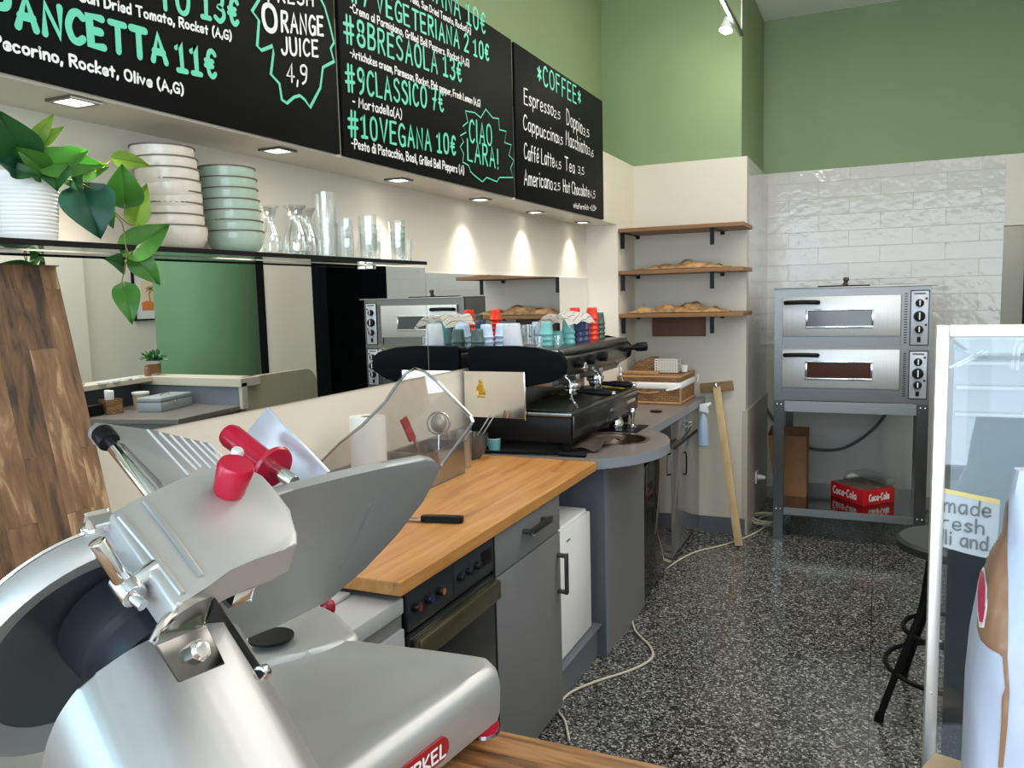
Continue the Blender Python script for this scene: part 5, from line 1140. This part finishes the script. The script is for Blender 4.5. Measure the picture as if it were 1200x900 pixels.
def bag_mat():
    m = bpy.data.materials.new('flour_bag_paper'); m.use_nodes = True; nt = m.node_tree; N = nt.nodes; L = nt.links; b = N['Principled BSDF']; b.inputs['Roughness'].default_value = .42
    b.inputs['Base Color'].default_value = (*lin(184, 192, 210), 1)
    tc = N.new('ShaderNodeTexCoord'); nz = N.new('ShaderNodeTexNoise'); nz.inputs['Scale'].default_value = 22; L.new(tc.outputs['Object'], nz.inputs['Vector'])
    bp = N.new('ShaderNodeBump'); bp.inputs['Strength'].default_value = .35; bp.inputs['Distance'].default_value = .006; L.new(nz.outputs['Fac'], bp.inputs['Height']); L.new(bp.outputs[0], b.inputs['Normal'])
    return m
fbag = obj('flour_bag', bm, bag_mat(), label='white and brown paper flour sack standing at the right edge', cat='bag')
def onbag(u, v):                                                   # point on the bag's printed side
    ev = CAM; d = ray(u, v); best = None
    inv = Matrix.Translation(-fbag.location)
    dg = fbag.data
    ok, co, nr, _ = fbag.ray_cast(inv @ ev, d.normalized())
    return (co+fbag.location+nr*.0012, nr) if ok else None
def patch(name, pts, m, parent, lab=None, n=12, off=0):
    P2 = pts; us = [p[0] for p in pts]; vs = [p[1] for p in pts]
    bm = bmesh.new(); V = {}
    ymin, ymax = min(vs), max(vs)
    def xs(v):
        c = []
        for (x0, y0), (x1, y1) in zip(P2, P2[1:]+P2[:1]):
            if (y0 <= v < y1) or (y1 <= v < y0): c.append(x0+(x1-x0)*(v-y0)/(y1-y0))
        return (min(c), max(c)) if len(c) >= 2 else None
    rows_ = []
    for i in range(81):
        v = ymin+.05+(ymax-ymin-.1)*i/80; x = xs(v)
        if not x: continue
        r = []
        for j in range(n+1):
            h = onbag(x[0]+(x[1]-x[0])*j/n, v)
            r.append(bm.verts.new(h[0]+h[1]*off) if h else None)
        rows_.append(r)
    for A, C2 in zip(rows_, rows_[1:]):
        for j in range(n):
            q = (A[j], A[j+1], C2[j+1], C2[j])
            if all(q): bm.faces.new(q)
    if not bm.faces: bm.free(); return None
    for v in [v for v in bm.verts if not v.link_faces]: bm.verts.remove(v)
    return obj(name, bm, m, parent, label=lab)
bpy.context.view_layer.update()
M_kb = mat('bag_brown', lin(148, 110, 84), .45)
patch('printed_panel', [(1182, 586), (1178, 590), (1172, 600), (1166, 613), (1160, 632), (1155, 655), (1151, 685), (1147, 720), (1146, 736), (1150, 750), (1160, 760), (1175, 768), (1177, 790), (1179, 806), (1175, 816), (1174, 850), (1170, 899), (1176, 899), (1181, 850), (1183, 812), (1181, 770), (1182, 700), (1181, 640)], M_kb, fbag, 'brown printed panel')
patch('badge_border', [(1152, 662), (1156, 667), (1159, 690), (1158.5, 714), (1155, 736), (1149.5, 736), (1147, 716), (1146.8, 694), (1148.5, 674)], M_white, fbag, 'white badge border', 12, .0006)
patch('badge', [(1152, 668), (1155, 672), (1157, 690), (1156.5, 712), (1154, 730), (1150, 729), (1148.5, 714), (1148, 695), (1149, 680)], mat('bag_pink', lin(206, 52, 92), .4), fbag, 'pink red oval badge', 12, .0012)

t = thing('bar_stool', 'black round bar stool half hidden behind the display case', 'stool', (.25, 3.25, 0))
sz, scx, scy, sr = .63, .272, 3.20, .195
obj('seat', B().rev([(0, -.02), (sr-.02, -.022), (sr, -.012), (sr, .012), (sr-.012, .022), (0, .024)], (scx, scy, sz), seg=40), mat('stool_seat', (.020, .022, .020), .5), t)
for k in range(4):
    a = radians(212+90*k); d_ = Vector((cos(a), sin(a), 0)); base = Vector((scx, scy, 0))
    obj('leg', B().tube([base+d_*.282+Vector((0, 0, .012)), base+d_*.225+Vector((0, 0, .16)), base+d_*.165+Vector((0, 0, .31)), base+d_*.13+Vector((0, 0, .40)), base+d_*.11+Vector((0, 0, .52)), base+d_*.10+Vector((0, 0, sz-.02))], .0125, 10, 4), M_black, t)
    obj('foot_cap', B().cyl(base+d_*.284, base+d_*.278+Vector((0, 0, .03)), .017, .015, 12), M_black, t)
obj('foot_ring', B().tube([(scx+.222*cos(a), scy+.222*sin(a), .17) for a in [2*pi*k/32 for k in range(33)]], .009, 8), M_black, t)
obj('brace', B().tube([(scx+.165*cos(a), scy+.165*sin(a), .31) for a in [2*pi*k/32 for k in range(33)]], .009, 8), M_black, t)

# ================================================================== THE OTHER SIDE OF THE ROOM (seen in the mirror)
M_rail = mat('rail_cream', lin(200, 194, 178), .5)
t = thing('cash_counter', 'cream and grey L shaped cash counter reflected in the mirror', 'counter', (.9, 3.7, 0))
obj('worktop', B().prism([(.46, 3.50, .85), (1.28, 3.3, .85), (1.33, 4.10, .85), (.53, 4.10, .85)], (0, 0, .03), .002), M_top, t, smooth=False)
obj('front', B().prism([(.49, 3.52, 0), (1.26, 3.32, 0), (1.30, 4.10, 0), (.55, 4.10, 0)], (0, 0, .85)), M_grey, t, smooth=False)
obj('side_rail', B().prism([(1.06, 2.6, 1.03), (1.26, 2.6, 1.03), (1.48, 4.10, 1.03), (1.30, 4.10, 1.03)], (0, 0, .032), .002), M_rail, t, smooth=False)
obj('back_wall', B().box(.52, 1.48, 4.10, 4.13, .0, 1.03), mat('blue_grey', lin(118, 126, 138), .5), t, smooth=False)
obj('back_rail', B().box(.50, 1.48, 4.075, 4.26, 1.005, 1.062, .003), M_rail, t, smooth=False)
obj('end_post', B().box(.50, .525, 4.08, 4.13, .86, 1.03), M_rail, t, smooth=False)
ep = [(4.13, 0), (4.13, 1.062), (4.78, 1.062)]+[(4.78+.12*sin(a), .942+.12*cos(a)) for a in [radians(15*k) for k in range(1, 7)]]+[(4.90, 0)]
obj('end_panel', B().prism([(.53, y, z) for y, z in ep], (.05, 0, 0), .003), mat('end_panel_cream', lin(176, 172, 150), .5), t, smooth=False)
obj('side_wall', B().prism([(1.30, 3.0, .0), (1.335, 3.0, 0), (1.48, 4.1, 0), (1.44, 4.1, 0)], (0, 0, 1.03)), M_greyD, t, smooth=False)
RZ = 1.062; KZ = .88
def at_rz(o, loc, rz): o.location = loc; o.rotation_euler = (0, 0, rz); return o
cb = thing('cash_box', 'grey metal cash box with a round lock reflected in the mirror', 'cash box', (0, 0, 0))
M_cash = mat('cash_grey', lin(150, 160, 166), .4)
obj('body', B().box(-.085, .085, -.175, .175, 0, .062, .006), M_cash, cb); obj('lid', B().box(-.087, .087, -.177, .177, .063, .09, .008), M_cash, cb)
obj('lock', B().cyl((-.087, -.02, .048), (-.094, -.02, .048), .012, .012, 16, .002), M_steelB, cb); obj('handle', B().tube([(0, -.05, .09), (0, -.045, .10), (0, .045, .10), (0, .05, .09)], .005, 8), M_steelB, cb)
at_rz(cb, (.95, 3.86, KZ), radians(-14))
bk2 = thing('utensil_basket', 'small wicker basket of white sachets on the cash counter', 'basket', (0, 0, 0))
b = B()
for a in ((-.07, .07, -.05, -.046, 0, .09), (-.07, .07, .046, .05, 0, .09), (-.07, -.066, -.05, .05, 0, .09), (.066, .07, -.05, .05, 0, .09), (-.07, .07, -.05, .05, 0, .004)): b.box(*a)
obj('basket', b, M_wick, bk2, smooth=False)
for k in range(4): obj('sachet', B().obox(Vector((-.04+.027*k, -.01+.012*(k % 2), .085)), Vector((1, .1*k, .1)).normalized(), Vector((0, 1, 0)), Vector((.1*(k-1.5), 0, 1)).normalized(), .02, .035, .12, .006), M_white, bk2)
at_rz(bk2, (1.14, 3.60, KZ), radians(20))
can = thing('paper_tub', 'white and brown round tub beside the sachet basket', 'tub', (0, 0, 0)); obj('tub', B().rev([(0, 0), (.045, 0), (.05, .10), (0, .10)], (0, 0, 0), seg=24), mat('kraft_tub', lin(186, 164, 134), .6), can); obj('lid', B().rev([(0, .10), (.054, .10), (.054, .112), (0, .112)], (0, 0, 0), seg=24), M_white, can); can.location = (1.10, 3.80, KZ)
obj('card_terminal', B().box(1.10, 1.22, 3.40, 3.52, KZ, KZ+.07, .01), M_black, label='black card terminal on the cash counter', cat='terminal')
pp = thing('small_plant', 'small bushy green plant in a white and brown pot on the rail', 'plant', (0, 0, 0))
obj('pot', B().rev([(0, 0), (.034, 0), (.045, .085), (.041, .085), (.032, .01), (0, .01)], (0, 0, 0), seg=24), M_white, pp); obj('sleeve', B().rev([(.0465, .012), (.0475, .08), (.0455, .08), (.0445, .012)], (0, 0, 0), seg=24), mat('kraft_paper', lin(158, 116, 78), .85), pp)
bm = bmesh.new(); rr = random.Random(8)
for k in range(150):
    d_ = Vector((rr.gauss(0, 1), rr.gauss(0, 1), abs(rr.gauss(0, 1))*.9)).normalized()*rr.uniform(.02, .085); c = Vector((0, 0, .10))+d_; w = Vector((rr.uniform(-1, 1), rr.uniform(-1, 1), .2)).normalized()*.012; u_ = d_.normalized()*.022
    bm.faces.new([bm.verts.new(c-u_), bm.verts.new(c+w), bm.verts.new(c+u_), bm.verts.new(c-w)])
obj('foliage', bm, LG[0], pp, smooth=False)
pp.location = (1.40, 4.19, RZ)
obj('spice_jar', B().rev([(0, 0), (.022, 0), (.022, .055), (.018, .06), (.019, .075), (0, .075)], (1.36, 4.10, RZ), seg=20), mat('spice_brown', lin(126, 86, 66), .3), label='small brown spice jar beside the little plant on the rail', cat='jar')
obj('napkin_fold', B().prism([(1.10, 3.28, RZ), (1.26, 3.22, RZ), (1.24, 3.50, RZ), (1.20, 3.44, RZ+.06)], (0, .01, .012)), M_whitep, label='folded pale napkin lying on the cash counter rail', cat='napkin', smooth=False)
for k in range(4): 
    o = obj('small_dish', B().cyl((1.22+.035*k, 3.62+.12*k, RZ), (1.22+.035*k, 3.62+.12*k, RZ+.012), .035, .035, 20), M_white, label='small white dish on the counter rail, %s from the napkin' % ('first', 'second', 'third', 'fourth')[k], cat='dish', group='small dishes on the rail')
# round green column, framed print
S('column_green', B().cyl((1.63, 4.96, 0), (1.63, 4.96, CZ), .39, .39, 64), mat('column_green', lin(92, 132, 96), .55), smooth=True)
t = thing('picture_frame', 'black framed print with palm and orange ground on the far wall', 'picture', (2.99, 5.62, 1.42))
b = B()
for a in ((5.43, 5.87, 1.415, 1.43), (5.43, 5.87, 1.855, 1.87), (5.43, 5.445, 1.43, 1.855), (5.855, 5.87, 1.43, 1.855)): b.box(2.975, 2.999, *a)
obj('frame', b, M_black, t, smooth=False)
obj('mat_board', B().box(2.988, 2.998, 5.445, 5.855, 1.43, 1.855), M_white, t, smooth=False)
obj('print', B().box(2.986, 2.988, 5.52, 5.78, 1.51, 1.79), mat('print_cream', lin(232, 214, 180), .6), t, smooth=False)
obj('print_ground', B().prism([(2.985, 5.52, 1.51), (2.985, 5.78, 1.51), (2.985, 5.78, 1.60), (2.985, 5.66, 1.585), (2.985, 5.58, 1.60), (2.985, 5.52, 1.58)], (.001, 0, 0)), mat('print_orange', lin(224, 130, 70), .6), t, smooth=False)
b = B().tube([(2.985, 5.62, 1.59), (2.985, 5.61, 1.65), (2.985, 5.63, 1.71)], .004, 6, 3)
for a in range(7): b.tube([(2.985, 5.63, 1.71), (2.985, 5.63+.03*cos(a*.9), 1.715+.02*sin(a*.9)), (2.985, 5.63+.055*cos(a*.9), 1.70+.03*sin(a*.9))], .004, 5, 2)
obj('print_palm', b, mat('print_brown', lin(120, 84, 50), .6), t)
